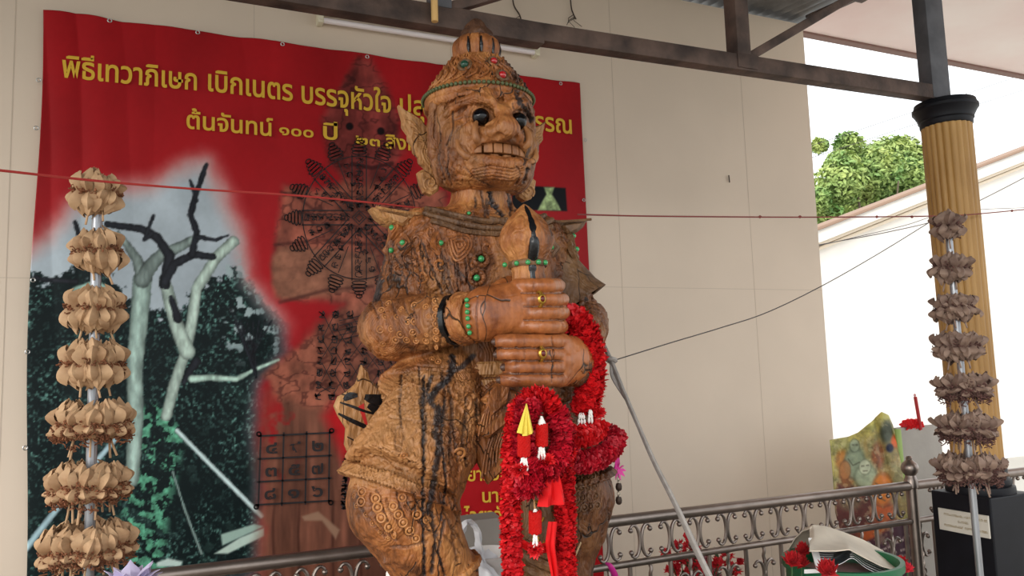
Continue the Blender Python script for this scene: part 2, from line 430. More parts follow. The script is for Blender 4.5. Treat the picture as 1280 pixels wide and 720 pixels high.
# fluorescent fitting on the wall
M_white = mat('white_enamel', (226, 220, 210), .4); M_tube = mat('white_glass_tube', (238, 228, 228), .2); M_cap = mat('ivory_plastic', (224, 216, 190), .5)
A = at(396, 18, WALL_Y-.03); B = at(672, 60, WALL_Y-.03); z = (A[2]+B[2])/2
fl = empty('fluorescent_light', (A[0], WALL_Y, z), 'white fluorescent tube fitting on the wall above the red banner', 'light')
q = MB(); q.box((A[0]+.01, WALL_Y-.05, z-.004), (B[0], WALL_Y, z+.045), bev=.006); q.box((A[0]+.02, WALL_Y-.058, z+.012), (B[0]-.01, WALL_Y-.045, z+.032), bev=.004); q.build('housing', M_white, fl)
q = MB(); q.tube([(A[0]+.03, WALL_Y-.045, z-.035), (B[0]-.03, WALL_Y-.045, z-.035)], .014, 16); q.build('tube', M_tube, fl)
for xx in (A[0], B[0]-.03):
    q = MB(); q.box((xx, WALL_Y-.065, z-.055), (xx+.03, WALL_Y, z+.045), bev=.008); q.tube([(xx+.015, WALL_Y-.07, z-.035), (xx+.015, WALL_Y-.06, z-.035)], .01, 10); q.build('end_cap', M_cap, fl)
# ------------------------------------------------------------------ gold fluted column on a black pedestal
CX, CY = 3.335, 2.37
M_gold = mat('aged_gold_paint', (148, 108, 50), .5, 0.0, vscale=7, col2=(184, 142, 80), stretch=(1, 1, .25), bump=.1)
M_black = mat('black_gloss_paint', (16, 17, 23), .5, var=.25, vscale=10, spec=.25)
M_plaque = mat('white_marble_plaque', (205, 200, 188), .3, var=.06)
M_goldtext = mat('faded_gold_lettering', (132, 108, 52), .5)
cb = empty('fluted_column', (CX, CY, 0), 'gold fluted column with black capital on a square black pedestal', 'column', kind='thing')
zb = .982
q = MB(); q.box((CX-.14, CY-.14, 0), (CX+.14, CY+.14, zb), bev=.006); ped = q.build('pedestal', M_black, cb, smooth=False)
q = MB(); q.lathe([(.137, zb), (.139, zb+.012), (.137, zb+.03), (.122, zb+.034), (.128, zb+.045), (.126, zb+.06), (.112, zb+.066), (.112, zb+.12)], (CX, CY, 0), 40); q.build('base_ring', M_black, cb)
flute = lambda a, i: 1 + .075*abs(math.cos(11*a))**.8 - .05
q = MB(); q.lathe([(.102, zb+.08), (.102, 1.6), (.104, 2.2), (.105, 2.68)], (CX, CY, 0), 192, rad=flute); q.build('shaft', M_gold, cb)
q = MB(); q.lathe([(.108, 2.66), (.112, 2.665), (.112, 2.685), (.118, 2.69), (.118, 2.7), (.124, 2.712), (.136, 2.735), (.14, 2.738), (.14, 2.752), (.134, 2.756), (.13, 2.775)], (CX, CY, 0), 48); q.build('capital', M_black, cb)
# plaque on the side that faces the statue
XL = CX-.14
def on_x(px, py, X):
    d = CM @ np.array([px-640., 360.-py, FOC]); return EYE + d*(X/d[0])
c4 = [on_x(*p, XL) for p in ((1173, 635), (1221, 641.5), (1224, 670), (1176, 662))]
y0, y1 = c4[0][1]*.5+c4[3][1]*.5, CY-.14+.012
z1, z0 = (c4[0][2]+c4[1][2])/2, (c4[2][2]+c4[3][2])/2
q = MB(); q.box((XL-.006, y1, z0), (XL+.004, y0, z1), bev=.002); q.build('plaque', M_plaque, cb, smooth=False)
# three lines of worn gold letters, too faded to read
q = MB(); r_ = random.Random(4); hn = y0-y1
for k, (a, b) in enumerate(((.14, .50), (.55, .97), (.42, .64), (.13, .50), (.55, .99))):
    row = (0, 0, 1, 2, 2)[k]; zz = z1 - (z1-z0)*(.24 + .25*row); x = a
    while x < b:
        yy = y0-hn*x; w2 = hn*.012; P = [(XL-.0068, yy-w2*math.cos(t)*1.2, zz+.0042*math.sin(t)) for t in np.linspace(r_.uniform(0, 3), r_.uniform(4, 6.2), 8)]
        q.tube(P, .0011, 4); x += .032
q.build('lettering', M_goldtext, cb)

# ------------------------------------------------------------------ railing
M_steel = mat('dull_stainless', (142, 130, 122), .36, .9, var=.12, vscale=14, bump=.03)
RY = 2.68; RT = .985; RM = .815
rail = empty('metal_railing', (1.9, RY, 0), 'stainless scroll railing behind the statue with a ball finial post', 'railing')
q = MB(); q.tube([(-.6, RY, RT+.018), (3.27, RY, RT-.012)], .0225, 16); q.build('top_rail', M_steel, rail)
q = MB(); q.tube([(3.27, RY, RT-.012), (5.2, RY, RT-.02)], .0225, 16); q.build('top_rail', M_steel, rail)
q = MB(); q.tube([(-.6, RY, RM+.012), (3.27, RY, RM-.008)], .0145, 12); q.build('mid_rail', M_steel, rail)
q = MB(); q.tube([(3.27, RY, RM-.008), (5.2, RY, RM-.012)], .0145, 12); q.build('mid_rail', M_steel, rail)
q = MB(); q.tube([(-.6, RY, .12), (5.2, RY, .12)], .02, 12); q.build('bottom_rail', M_steel, rail)
def rail_post(x, fin=True):
    q = MB(); q.lathe([(.026, 0), (.026, .96), (.031, .965), (.031, 1.0), (.026, 1.01), (.022, 1.03)], (x, RY, 0), 20); p = q.build('post', M_steel, rail)
    if fin:
        q = MB(); q.lathe([(.022, 1.02), (.034, 1.035), (.040, 1.05), (.040, 1.062), (.034, 1.078), (.022, 1.088), (.014, 1.096), (.016, 1.103), (.011, 1.112), (.002, 1.116)], (x, RY, 0), 20); q.build('finial', M_steel, p)
rail_post(3.28)
rail_post(1.47, False); rail_post(-.5)
def cscroll(mb, cx, cz, w, h, sx):
    """C scroll open toward sx, its back at cx"""
    pts = []
    for k in range(19):
        a = math.radians(-128 + 256*k/18)
        pts.append((cx + sx*(w - w*math.cos(a)*1.0), RY, cz + h*math.sin(a)*1.02))
    mb.tube(pts, [.005, .0065, .0075, .0075, .0065, .005], 8)
    for p in (pts[0], pts[-1]):
        d = -1 if p[2] > cz else 1
        mb.ball((p[0]-sx*.002, RY, p[2]+d*.006), .0105, 10, 6)
dx = (at(1003, 600, RY)[0]-at(762, 645, RY)[0])/7
x0 = at(762, 676, RY)[0]
k = -17
while True:
    x = x0 + dx*k
    if x > 5.0: break
    if abs(x-3.28) > .04:
        q = MB(); zc = (RT+RM)/2 - .004*x/3
        for sx in (-1, 1): cscroll(q, x + sx*.004, zc, .027, .061, sx)
        q.build('scroll_ornament', M_steel, rail)
    k += 1
bx = (at(933, 700, RY)[0]-at(787, 700, RY)[0])/6
b0 = at(787, 700, RY)[0]
k = -25
while True:
    x = b0 + bx*k
    if x > 5.0: break
    if min(abs(x-3.28), abs(x-1.47)) > .03:
        q = MB()
        if k % 2 == 0: q.tube([(x, RY, .12), (x, RY, RM)], .0095, 8); q.build('baluster', M_steel, rail)
        else:
            n = 90; P = []
            for j in range(n): P.append((x + .0022*math.cos(j*1.1), RY + .0022*math.sin(j*1.1), .12 + (RM-.12)*j/(n-1)))
            q.tube(P, .008, 6); bal = q.build('twisted_baluster', M_steel, rail)
            q = MB()
            for sx in (-1, 1): cscroll(q, x + sx*.004, RM-.125, .030, .052, sx)
            for sx in (-1, 1): cscroll(q, x + sx*.004, RM-.46, .030, .052, sx)
            for zz in (-.245, -.275, -.305): q.ring((x, RY, RM+zz), .016, .0055, (0, 1, 0), 14, 6)
            q.build('scroll_ornament', M_steel, bal)
    k += 1

# ------------------------------------------------------------------ dried lotus stands
M_pole = mat('grey_metal_pole', (150, 152, 156), .35, .7, var=.08)
M_foam = mat('white_foam_tier', (222, 216, 208), .8, var=.05)
def petal(mb, c, d, up, L, wd, bend, fold, mi=0):
    """a leaf shaped folded petal from c along d; up is the way it bends"""
    d = unit(d); up = unit(up - d*(np.dot(up, d))); s = np.cross(d, up); rows = []
    for i in range(6):
        t = i/5; wv = wd*math.sin(math.pi*min(1, .18+.82*t)**.9)*(1-t**4) if t < 1 else .0004
        p = c + d*L*t*(1-.25*bend*t) + up*L*bend*t*t
        rows.append([p - s*wv + up*fold*wv, p, p + s*wv + up*fold*wv])
    mb.grid(rows, mi, thick=.0009)
def lotus_meshes(m_pet, m_sta, m_stem, seed, messy, frizz=0):
    """petals folded back from a pinched waist to an upper and a lower point; the flower looks along -Y"""
    r = random.Random(seed); a = MB(); b = MB(); c = MB()
    for sgn in (1, -1):
        for layer, (n, R, Lz) in enumerate(((8, .030, .060), (7, .036, .054), (7, .041, .046))):
            for k in range(n):
                ph = math.radians(-135 + 270*(k+.5*(layer % 2)+r.uniform(-.15, .15)*(1+messy))/(n-.5)); ph2 = ph + r.uniform(-.22, .22)*(1+messy)
                e = np.array([math.sin(ph), -math.cos(ph), 0]); e2 = np.array([math.sin(ph2), -math.cos(ph2), 0]); side = np.array([math.cos(ph), math.sin(ph), 0])
                L2 = Lz*(1 if sgn > 0 else 1-.35*frizz)*r.uniform(.85, 1.15)*(1-.25*messy*r.random()); tipR = R*(.32 if layer < 2 else .75)*(1+messy*r.uniform(0, .9)); wd = R*.40*r.uniform(.8, 1.15); rows = []
                for i in range(8):
                    t = i/7; bul = R*(.88+.34*math.sin(math.pi*min(t*1.1, 1)))*(1-t) + (tipR+R*.38*math.sin(math.pi*t))*t + R*.10*math.sin(t*7+k*2.1+layer)*t
                    p = (e*(1-t)+e2*t)*bul + np.array([0, .004, sgn*(-.002+L2*t**.8)])
                    w = wd*(math.sin(math.pi*(.10+.90*t))**.8 if t < 1 else .02) + .0004; cr = r.uniform(.20, .5)
                    rows.append([p - side*w - e*w*.75 + e*.003*math.sin(t*9+k), p - side*w*.5 - e*w*.5*cr, p + e*w*.45, p + side*w*.5 - e*w*cr*.2, p + side*w - e*w*.75])
                a.grid(rows, thick=.0008)
    for k in range(int(46+40*messy+170*frizz)):
        ph = r.uniform(-2.1, 2.1); R = r.uniform(.030, .040); p = np.array([R*math.sin(ph), -R*math.cos(ph)+.004, r.gauss(0, .0045+.006*messy) - frizz*abs(r.gauss(0, .016))])
        d = unit(np.array([math.sin(ph)+r.uniform(-.6, .6), -math.cos(ph), r.uniform(-.8, .8)])); q2 = p + d*r.uniform(.006, .014)
        b.tube([p-d*.004, q2, q2 + unit(nr.normal(size=3))*.006], .0018, 4)
    c.tube([(0, .005, -.02), (.004, .0, -.058), (.007, -.004, -.082)], .0028, 6)
    return a, b, c
ORD = ['topmost', 'second', 'third', 'fourth', 'fifth', 'sixth', 'lowest']
def lotus_stand(label, where, base_px, tiers, Y, cols, grp, R_fl, seed):
    """tiers: (px x, px y, half width px, how many round the ring)"""
    m_pet = mat('dried_petal_'+cols[3], cols[0], .75, vscale=18, col2=cols[1], bump=.2)
    m_sta = mat('dried_stamen_'+cols[3], cols[2], .9, var=.4, vscale=30)
    xs = [at(t[0], t[1], Y) for t in tiers]; cx = float(np.mean([p[0] for p in xs]))
    st = empty('flower_stand', (cx, Y, 0), label, 'flower stand', 'tiered metal stands of dried lotus')
    top = xs[0][2]
    q = MB(); q.tube([(cx, Y, 0), (cx, Y, top+.005)], .0125, 14); q.build('pole', M_pole, st)
    q = MB(); q.lathe([(.17, 0), (.17, .02), (.04, .035), (.02, .06)], (cx, Y, 0), 32); q.build('base', M_pole, st)
    protos = [lotus_meshes(m_pet, m_sta, m_pet, seed+k, cols[5]) for k in range(3)] + [lotus_meshes(m_pet, m_sta, m_pet, seed+k, cols[5]+.3, 1.0) for k in range(3, 6)]
    first = {}
    toC = math.atan2(EYE[1]-Y, EYE[0]-cx)                     # the way to the viewer's side
    for ti, (px, py, hw, n, phase) in enumerate(tiers):
        z = xs[ti][2]; cc = (xs[ti]-EYE) @ CM; rr = hw/FOC*cc[2]*cc[2]/np.linalg.norm(cc)*.97
        rd = max(.020, rr - R_fl*.80)
        q = MB(); q.lathe([(rd, z-.012), (rd+.003, z-.009), (rd+.003, z+.009), (rd, z+.012), (.012, z+.012)], (cx, Y, 0), 36); q.build('tier', M_foam, st)
        fl = []
        for k in range(n):
            ang = toC + 2*math.pi*(k+phase)/n; da = (ang-toC+math.pi) % (2*math.pi) - math.pi
            if abs(da) < math.radians(118 if ti < 5 else 181): fl.append((da, ang))
        fl.sort()          # from the picture's left to its right as seen by a visitor facing the stand
        front = [t for t in fl if abs(t[0]) < math.radians(95)]; cnt = len(front)
        for j, (da, ang) in enumerate(fl):
            d = np.array([math.cos(ang), math.sin(ang), 0])
            nm = len(front); names = ['first', 'second', 'third', 'fourth', 'fifth', 'sixth', 'seventh']
            if (da, ang) in front:
                i = front.index((da, ang)); pos = ('%s from left in front' % names[i]) if nm > 1 else 'alone in front'
            else:
                bk = [t for t in fl if t not in front and (t[0] < 0) == (da < 0)]; i = bk.index((da, ang))
                pos = '%s round the back on the %s' % (names[i], 'left' if da < 0 else 'right')
            lab = '%s dried lotus, %s, %s tier of the %s' % (cols[4], pos, ORD[ti], where)
            loc = np.array([cx, Y, z]) + d*(rd+.004)
            root = empty('dried_lotus', loc, lab, 'dried lotus', grp)
            v = (j + ti) % 3 + (3 if ti >= 4 else 0)
            if v not in first:
                pa, pb, pc = protos[v]
                WLOC[root] = np.zeros(3)
                o1 = pa.build('petals', m_pet, root); o2 = pb.build('stamens', m_sta, root); o3 = pc.build('stem', m_pet, root)
                first[v] = (o1, o2, o3)
            else:
                src = first[v]
                for o in src:
                    c = o.copy(); COL.objects.link(c); c.parent = root
            root.rotation_euler = (rng.uniform(-.15, .15), rng.uniform(-.25, .25), ang + math.pi/2)
            s = R_fl/.060*rng.uniform(.92, 1.1); root.scale = (s, s, s)
lotus_stand('tall pole with seven tiers of tan dried lotus before the red banner', 'banner stand', None,
    [(120, 243, 33, 4, .5), (120, 315, 38, 4, .5), (118, 387, 40, 5, 0), (117, 455, 46, 6, 0), (119, 530, 53, 7, 0), (112, 607, 57, 8, .5), (114, 683, 66, 9, 0)],
    2.2, ((196, 160, 122), (152, 116, 82), (128, 80, 52), 'tan', 'tan', 0.0), 'dried lotus flowers on the stand by the banner', .059, 11)
lotus_stand('tall pole with seven tiers of backlight-greyed dried lotus before the gold column', 'column stand', None,
    [(1183, 283, 22, 3, 0), (1188, 335, 25, 4, .5), (1194, 385, 28, 5, .5), (1199, 433, 32, 6, .5), (1204, 485, 36, 6, .5), (1208, 535, 38, 7, .5), (1216, 586, 44, 8, 0)],
    1.95, ((146, 122, 106), (104, 82, 72), (92, 62, 56), 'grey', 'backlight-greyed', 1.0), 'dried lotus flowers on the stand by the column', .062, 31)  # backlight painted into the petals and stamens as darker, greyer tones
# ------------------------------------------------------------------ outside: neighbouring building, tree, wires
M_house = mat('white_render', (236, 232, 226), .8, var=.03, vscale=2)
M_mould = mat('cream_moulding', (226, 212, 192), .7)
M_tile = mat('brown_verge_tile', (150, 124, 106), .8)
HY = 8.5
hb = empty('neighbour_building', (at(1150, 400, HY)[0], HY, -.15), 'white gabled building beyond the column', 'building')
def verge(px): return (px, 283 - (px-1022)*(99/258.))
A, B = at(*verge(1022), HY), at(*verge(1500), HY)
sl = (B[2]-A[2])/(B[0]-A[0]); A0 = A - np.array([1.2, 0, 1.2*sl])
q = MB(); V = [(A0[0], HY, -.15), (B[0], HY, -.15), (B[0], HY, B[2]-.1), (A0[0], HY, A0[2]-.1)]
q.plate(V, .3); q.build('wall', M_house, hb, smooth=False)
dirv = unit(B-A); upv = unit(np.cross(dirv, (0, -1, 0))); upv = upv if upv[2] > 0 else -upv
R = np.array([dirv, (0, 1, 0), upv]); L = np.linalg.norm(B-A0)/2; mid = (A0+B)/2
def band(off0, off1, dep, mt, name):
    q = MB(); q.obox(mid + upv*(off0+off1)/2 - np.array([0, dep/2, 0]), (L, dep/2+.02, abs(off1-off0)/2), R, bev=.01); q.build(name, mt, hb)
px_m = .0078
band(-.02, .03, .34, M_tile, 'verge_tile'); band(-.20, -.02, .28, M_house, 'fascia'); band(-.26, -.20, .18, M_mould, 'moulding'); band(-.33, -.28, .10, M_mould, 'moulding')

# tree behind the roof line
M_leaf = mat('sunlit_leaves', (92, 132, 66), .6, vscale=1.3, col2=(168, 182, 104))
M_trunk = mat('grey_bark', (96, 84, 70), .9)
TRY = 15.0
c = at(1085, 225, TRY)
tree = empty('leafy_tree', (c[0], TRY, -.15), 'green leafy tree behind the white building roof', 'tree')
q = MB(); q.tube(smooth_path([(c[0], TRY, -.15), (c[0]+.1, TRY, 2.5), (c[0]-.1, TRY, c[2])]), [.22, .16, .08], 10)
for k in range(7):
    a = k*.9; q.tube(smooth_path([(c[0], TRY, 2.6+k*.15), (c[0]+.5*math.cos(a), TRY+.5*math.sin(a), 3.6), (c[0]+1.3*math.cos(a), TRY+1.2*math.sin(a), c[2]+.6*math.sin(k*2))]), [.09, .05, .02], 6)
q.build('trunk', M_trunk, tree)
bl = []
for (px, py, r) in ((1060, 215, .60), (1110, 195, .62), (1085, 250, .75), (1045, 245, .55), (1140, 225, .65), (1128, 185, .4), (1060, 180, .35), (1024, 182, .22), (1100, 280, .7), (1040, 285, .7), (1150, 265, .7), (1180, 240, .6), (1075, 200, .55), (1052, 205, .4), (1020, 250, .35), (1095, 215, .7), (1070, 260, .7), (1025, 265, .5), (1050, 225, .6), (1110, 240, .7), (1130, 205, .5), (1150, 200, .5)):
    p = at(px, py, TRY + rng.uniform(-.7, .7)); bl.append((p, r*1.12))
Vs = []; Fs = []
for p, r in bl:
    n = int(2600*r*r)+400
    for k in range(n):
        d = unit(nr.normal(size=3)); pos = p + d*r*(nr.random()**.35)*np.array([1, 1, .85]); s = .035+.035*nr.random()
        nrm = unit(d + nr.normal(size=3)*.8 + np.array([0, 0, .6])); u, v, _ = frame(nrm); a = nr.random()*6.28; u, v = u*math.cos(a)+v*math.sin(a), v*math.cos(a)-u*math.sin(a)
        b = len(Vs); Vs += [pos-u*s*1.5, pos+v*s*.7+nrm*s*.15, pos+u*s*1.5, pos-v*s*.7+nrm*s*.15]; Fs.append((b, b+1, b+2, b+3))
mesh_obj('foliage', Vs, Fs, M_leaf, tree, False)

M_wire = mat('dark_wire', (70, 64, 62), .7); M_string = mat('red_string', (172, 52, 46), .8)
def wire(name, pts, Ys, r, m, lab, cat, n=10):
    q = MB(); P = [at(p[0], p[1], y) for p, y in zip(pts, Ys)]; q.tube(smooth_path(P, n), r, 6); return tag(q.build(name, m), lab, cat)
wire('power_line', [(960, 200), (1120, 147), (1300, 86)], [11]*3, .006, M_wire, 'upper thin power line crossing the white sky', 'power line')
wire('power_line', [(960, 215), (1120, 163), (1300, 106)], [11]*3, .006, M_wire, 'lower thin power line crossing the white sky above the gable', 'power line')
wire('cable', [(960, 318), (1040, 303), (1110, 290), (1175, 274), (1230, 248), (1300, 212)], [6.5]*6, .006, M_wire, 'dark cable along the white building, rising past the column', 'cable')
wire('cable', [(960, 322), (1050, 301), (1130, 282), (1175, 268), (1225, 262), (1300, 259)], [6.3]*6, .004, M_wire, 'thin cable along the white building running level past the column', 'cable')
# ------------------------------------------------------------------ printed vinyl banner on the wall
BY = 3.728
bx0, bx1, bz1, bz0 = -.52, 2.145, 3.212, .32
ban = empty('vinyl_banner', ((bx0+bx1)/2, WALL_Y, bz0), 'large red printed vinyl banner on the wall with yellow lettering and a dead tree photo', 'banner')
NX, NZ = 530, 575
U, Vv = np.meshgrid(np.linspace(0, 1, NX), np.linspace(0, 1, NZ), indexing='ij')
edge_l = .012*np.sin(Vv*9) ; edge_t = .006*np.sin(U*40)*(np.abs(np.sin(U*14)))
XX = bx0 + (bx1-bx0)*U + edge_l*(1-U)**4 + .05*(1-Vv)**1.0*(U-.0)*.35
ZZ = bz0 + (bz1-bz0)*Vv + edge_t*Vv**6
rip = .010*np.exp(-U*7)*np.sin(Vv*3+U*60)*(.4+Vv) + .005*np.sin(U*38+Vv*5)*np.exp(-(1-Vv)*5) + .004*np.sin(U*13+1.7*Vv)*(1-Vv)
rip += .006*fbm(np.stack([U*7, Vv*3, U*0], -1), 3, 3)
YY = BY - np.abs(rip)
P3 = np.stack([XX, YY, ZZ], -1); PX, PY = proj(P3)
def nz(sx, sy, seed, oc=4): return fbm(np.stack([PX*sx, PY*sy, PX*0], -1), seed, oc)
C = np.zeros(PX.shape + (3,)); 
def put(mask, col):
    global C
    col = np.asarray(col, float); C = C*(1-mask[..., None]) + (col if col.ndim > 1 else col[None, None])*mask[..., None]
n1, n2, n3 = nz(.012, .006, 1), nz(.06, .05, 2), nz(.25, .22, 9, 3)
red = np.array([152, 25, 30.])[None, None]*(.86+.28*n1[..., None]); put(np.ones(PX.shape), red)
# the photograph of the dead tree fading into the red
ph = [(20, 330), (62, 300), (90, 262), (140, 240), (190, 235), (228, 212), (256, 205), (274, 240), (296, 290), (306, 350), (352, 412), (356, 440), (322, 480), (318, 540), (326, 600), (322, 720), (10, 800), (5, 500)]
sd = poly_sd(PX, PY, ph) + (n2-.5)*8
put(sstep(30, -6, sd)*.9*sstep(440, 380, PY), (196, 150, 144)); pm = sstep(16, -20, sd)
sky = np.array([164, 176, 184.])[None, None]*(.88+.24*nz(.02, .02, 5)[..., None]); put(pm, sky)
tl = np.interp(PX, [30, 60, 105, 135, 160, 200, 235, 262, 300, 330, 360], [352, 346, 334, 345, 372, 392, 380, 345, 338, 372, 402]) + (nz(.12, .12, 6)-.5)*46
dk = np.array([15, 26, 27.])[None, None] + np.array([96, 136, 124.])[None, None]*(np.clip(nz(.33, .3, 10, 3)*3.2-1.75, 0, 1)*np.clip(nz(.035, .035, 8)*2.4-.6, 0, 1))[..., None]
fm_ = sstep(3, -4, tl-PY)*pm; put(fm_, dk)
hol = sstep(.60, .68, nz(.09, .09, 12))*pm*sstep(300, 340, PY)*sstep(470, 420, PY)*sstep(262, 290, PX); put(hol, (150, 168, 170))
put(sstep(.62, .72, nz(.05, .07, 14))*pm*sstep(430, 520, PY)*sstep(330, 240, np.abs(PX-220)+PX*0)*.25, (70, 100, 92))
# leafy climber on the trunk
vm = sstep(.5, .58, nz(.14, .14, 15))*sstep(6, -10, poly_sd(PX, PY, [(150, 560), (170, 510), (205, 500), (232, 540), (222, 600), (210, 660), (212, 716), (158, 716), (150, 640)]))*pm
put(vm, np.array([78, 138, 112.])[None, None]*(.55+.9*n3[..., None]))
def limb(pts, w0, w1, col, soft=1.2, txt=.3):
    d, t = seg_dist(PX, PY, pts); wv = w0+(w1-w0)*t
    col = np.array(col, float)[None, None]*(1-txt+2*txt*nz(.18, .07, 21)[..., None]); put(sstep(soft, -soft, d-wv + (n3-.5)*2.5), col*(1.12-.5*np.clip(d/np.maximum(wv, .5), 0, 1)**2)[..., None])
pale, mid_, dkb = (158, 176, 166), (112, 126, 122), (32, 34, 40)
limb([(165, 600), (170, 520), (168, 460), (174, 400), (178, 350)], 9, 12, (140, 162, 154))
limb([(178, 350), (172, 325), (158, 305), (148, 292)], 8, 3, mid_)
limb([(178, 350), (190, 330), (202, 318), (226, 308), (240, 300)], 10, 5, mid_)
limb([(208, 520), (218, 480), (232, 440), (240, 400), (246, 360), (270, 322), (292, 302)], 7, 7, pale)
limb([(234, 440), (222, 410), (212, 375), (206, 350)], 10, 7, pale)
limb([(206, 355), (212, 320), (196, 296), (176, 286), (134, 280)], 7, 4, dkb)
limb([(206, 352), (218, 330), (242, 318), (266, 321)], 6, 4, dkb)
limb([(240, 318), (246, 290), (238, 268), (246, 240), (258, 206)], 4.5, 3, dkb)
limb([(246, 250), (238, 226)], 3, 2, dkb); limb([(190, 292), (180, 300), (192, 270)], 3, 2, dkb); limb([(246, 296), (270, 300), (285, 294)], 3, 1.2, dkb)
limb([(95, 352), (60, 350), (44, 347)], 3, 2.5, dkb); limb([(98, 292), (94, 278)], 3, 2.5, dkb); limb([(92, 362), (120, 352), (145, 368)], 3, 3, (120, 150, 140))
limb([(222, 398), (214, 372)], 6, 3, dkb); limb([(246, 452), (238, 462), (230, 478)], 6, 3, dkb)
limb([(240, 474), (262, 472), (296, 474), (318, 462), (348, 450)], 5, 2, (150, 176, 164))
for k in range(6): limb([(320, 470), (318-6*k, 430-9*k)], 1.6, .8, dkb); limb([(318, 440), (300+8*k, 400)], 1.2, .6, dkb)
limb([(221, 538), (262, 580), (327, 645)], 2.8, 3.2, (176, 196, 196), .9, .1); limb([(152, 540), (100, 600), (30, 688)], 3.4, 4.4, (142, 168, 176), .9, .1)
limb([(216, 590), (232, 640), (252, 692)], 1.5, 1.5, (110, 130, 126), .8, .1)
put(sstep(1.5, -1.5, poly_sd(PX, PY, [(268, 692), (300, 672), (330, 660), (330, 670), (285, 692)])), (176, 196, 186)); put(sstep(1.5, -1.5, poly_sd(PX, PY, [(276, 668), (318, 655), (330, 658), (278, 682)])), (146, 172, 162))
put(sstep(1.5, -1.5, poly_sd(PX, PY, [(196, 703), (210, 698), (228, 702), (226, 708), (196, 708)])), (176, 196, 190))
# timber slabs under the ghost figure
slab = sstep(16, -16, poly_sd(PX, PY, [(322, 760), (326, 560), (338, 480), (400, 410), (470, 360), (560, 380), (560, 760)]) + (n2-.5)*16)
wood = np.array([108, 68, 54.])[None, None]*(.62+.76*nz(.10, .012, 31)[..., None]); put(slab, wood)
for x in (344, 376, 418, 452): put(sstep(3, 0, np.abs(PX-x-4*(n1-.5)*4))*slab*sstep(600, 660, PY)*.55, (48, 26, 22))
put(sstep(.8, -3, poly_sd(PX, PY, [(375, 645), (398, 638), (426, 662), (420, 676), (402, 652), (380, 652)])), (140, 108, 88))
put(sstep(.55, .75, nz(.05, .05, 33))*sstep(60, 20, np.abs(PX-352)+np.abs(PY-535)*.7)*.8, (150, 22, 26))
# faded figure printed on the banner
gh = [([(436, 92), (446, 74), (462, 72), (474, 92), (486, 120), (500, 150), (504, 190), (492, 220), (462, 232), (430, 225), (412, 205), (402, 150), (418, 118)], (98, 44, 40)),
      ([(356, 232), (400, 236), (430, 226), (500, 228), (556, 240), (566, 380), (540, 480), (440, 520), (350, 500), (330, 470), (390, 420), (430, 380), (344, 372), (338, 330), (346, 290), (352, 255)], (112, 66, 52))]
for pl, col in gh:
    g = sstep(7, -7, poly_sd(PX, PY, pl) + (n2-.5)*8); tx = nz(.07, .05, 37, 5); put(g*.92, np.array(col, float)[None, None]*1.18*(.45+1.1*tx[..., None])); put(g*sstep(.05, .015, np.abs(nz(.05, .07, 39, 3)-.5))*.45, (44, 18, 18))
g = sstep(5, -5, poly_sd(PX, PY, [(340, 320), (352, 308), (420, 312), (470, 318), (470, 360), (420, 366), (352, 376), (340, 356)])); put(g*.85, np.array([136, 92, 72.])[None, None]*(.75+.5*nz(.11, .11, 38)[..., None]))
for e in ([(350, 378), (410, 362), (466, 358)], [(344, 306), (400, 300), (470, 306)], [(408, 420), (450, 396), (480, 392)], [(352, 240), (372, 246), (392, 262)]):
    d, t = seg_dist(PX, PY, e); put(sstep(4, 0, d)*.5, (54, 24, 22))
for cx, cy in ((437, 158), (476, 164)): put(sstep(6, 3.5, np.hypot(PX-cx, PY-cy)), (22, 12, 14))
put(sstep(12, 4, np.hypot(PX-462, (PY-178)*1.2))*.5, (134, 74, 58)); d, t = seg_dist(PX, PY, [(440, 205), (465, 210), (490, 204)]); put(sstep(4, 1, d)*.6, (40, 16, 18))
put(sstep(12, -12, poly_sd(PX, PY, [(420, 500), (445, 520), (470, 600), (440, 600), (405, 520)]))*.95, (176, 22, 28))
# lower red part, dark panel with an amulet
put(sstep(8, -8, poly_sd(PX, PY, [(545, 560), (600, 520), (900, 520), (900, 800), (530, 800)])), np.array([160, 20, 26.]))
put(sstep(1.2, -1.2, poly_sd(PX, PY, [(640, 231), (707, 235), (709, 264), (640, 262)])), (16, 18, 22))
put(sstep(1.5, -1.5, poly_sd(PX, PY, [(680, 234), (693, 234), (690, 243), (697, 254), (701, 263), (672, 263), (677, 253), (683, 243)])), np.array([150, 170, 120.])[None, None]*(.6+.7*n3[..., None]))
C = C*(1 + .05*(n3[..., None]-.5))
o = mesh_obj('printed_sheet', P3.reshape(-1, 3), (np.arange((NX-1)*(NZ-1), dtype=np.int64)[:, None]//(NZ-1)*NZ + np.arange((NX-1)*(NZ-1))[:, None] % (NZ-1) + np.array([0, NZ, NZ+1, 1])[None]), attr_mat('printed_vinyl', rough=.38), ban)
set_col(o, 'print', np.clip(lin(np.clip(C, 0, 255)).reshape(-1, 3)*1.15, 0, .9))
so = o.modifiers.new('thickness', 'SOLIDIFY'); so.thickness = .0012; so.offset = -1
M_yel = mat('yellow_print', (218, 176, 62), .6, spec=.15); M_ink = mat('black_ink', (26, 16, 18), .6)
LY = BY - .014
def line(t, p0, p1, h, bold=.018, Y=LY, m=M_yel):
    return thai_mesh('lettering', t, m, at(*p0, Y), at(*p1, Y), h, Y, ban, bold)
line('พิธีเทวาภิเษก', (77, 96), (246, 112.5), .075); line('เบิกเนตร', (260, 113), (366, 126), .078); line('บรรจุหัวใจ', (377, 128), (489, 141), .082)
line('ปลุกเสก', (500, 141), (588, 151), .075); line('รรณ', (669, 162), (715, 167), .078)
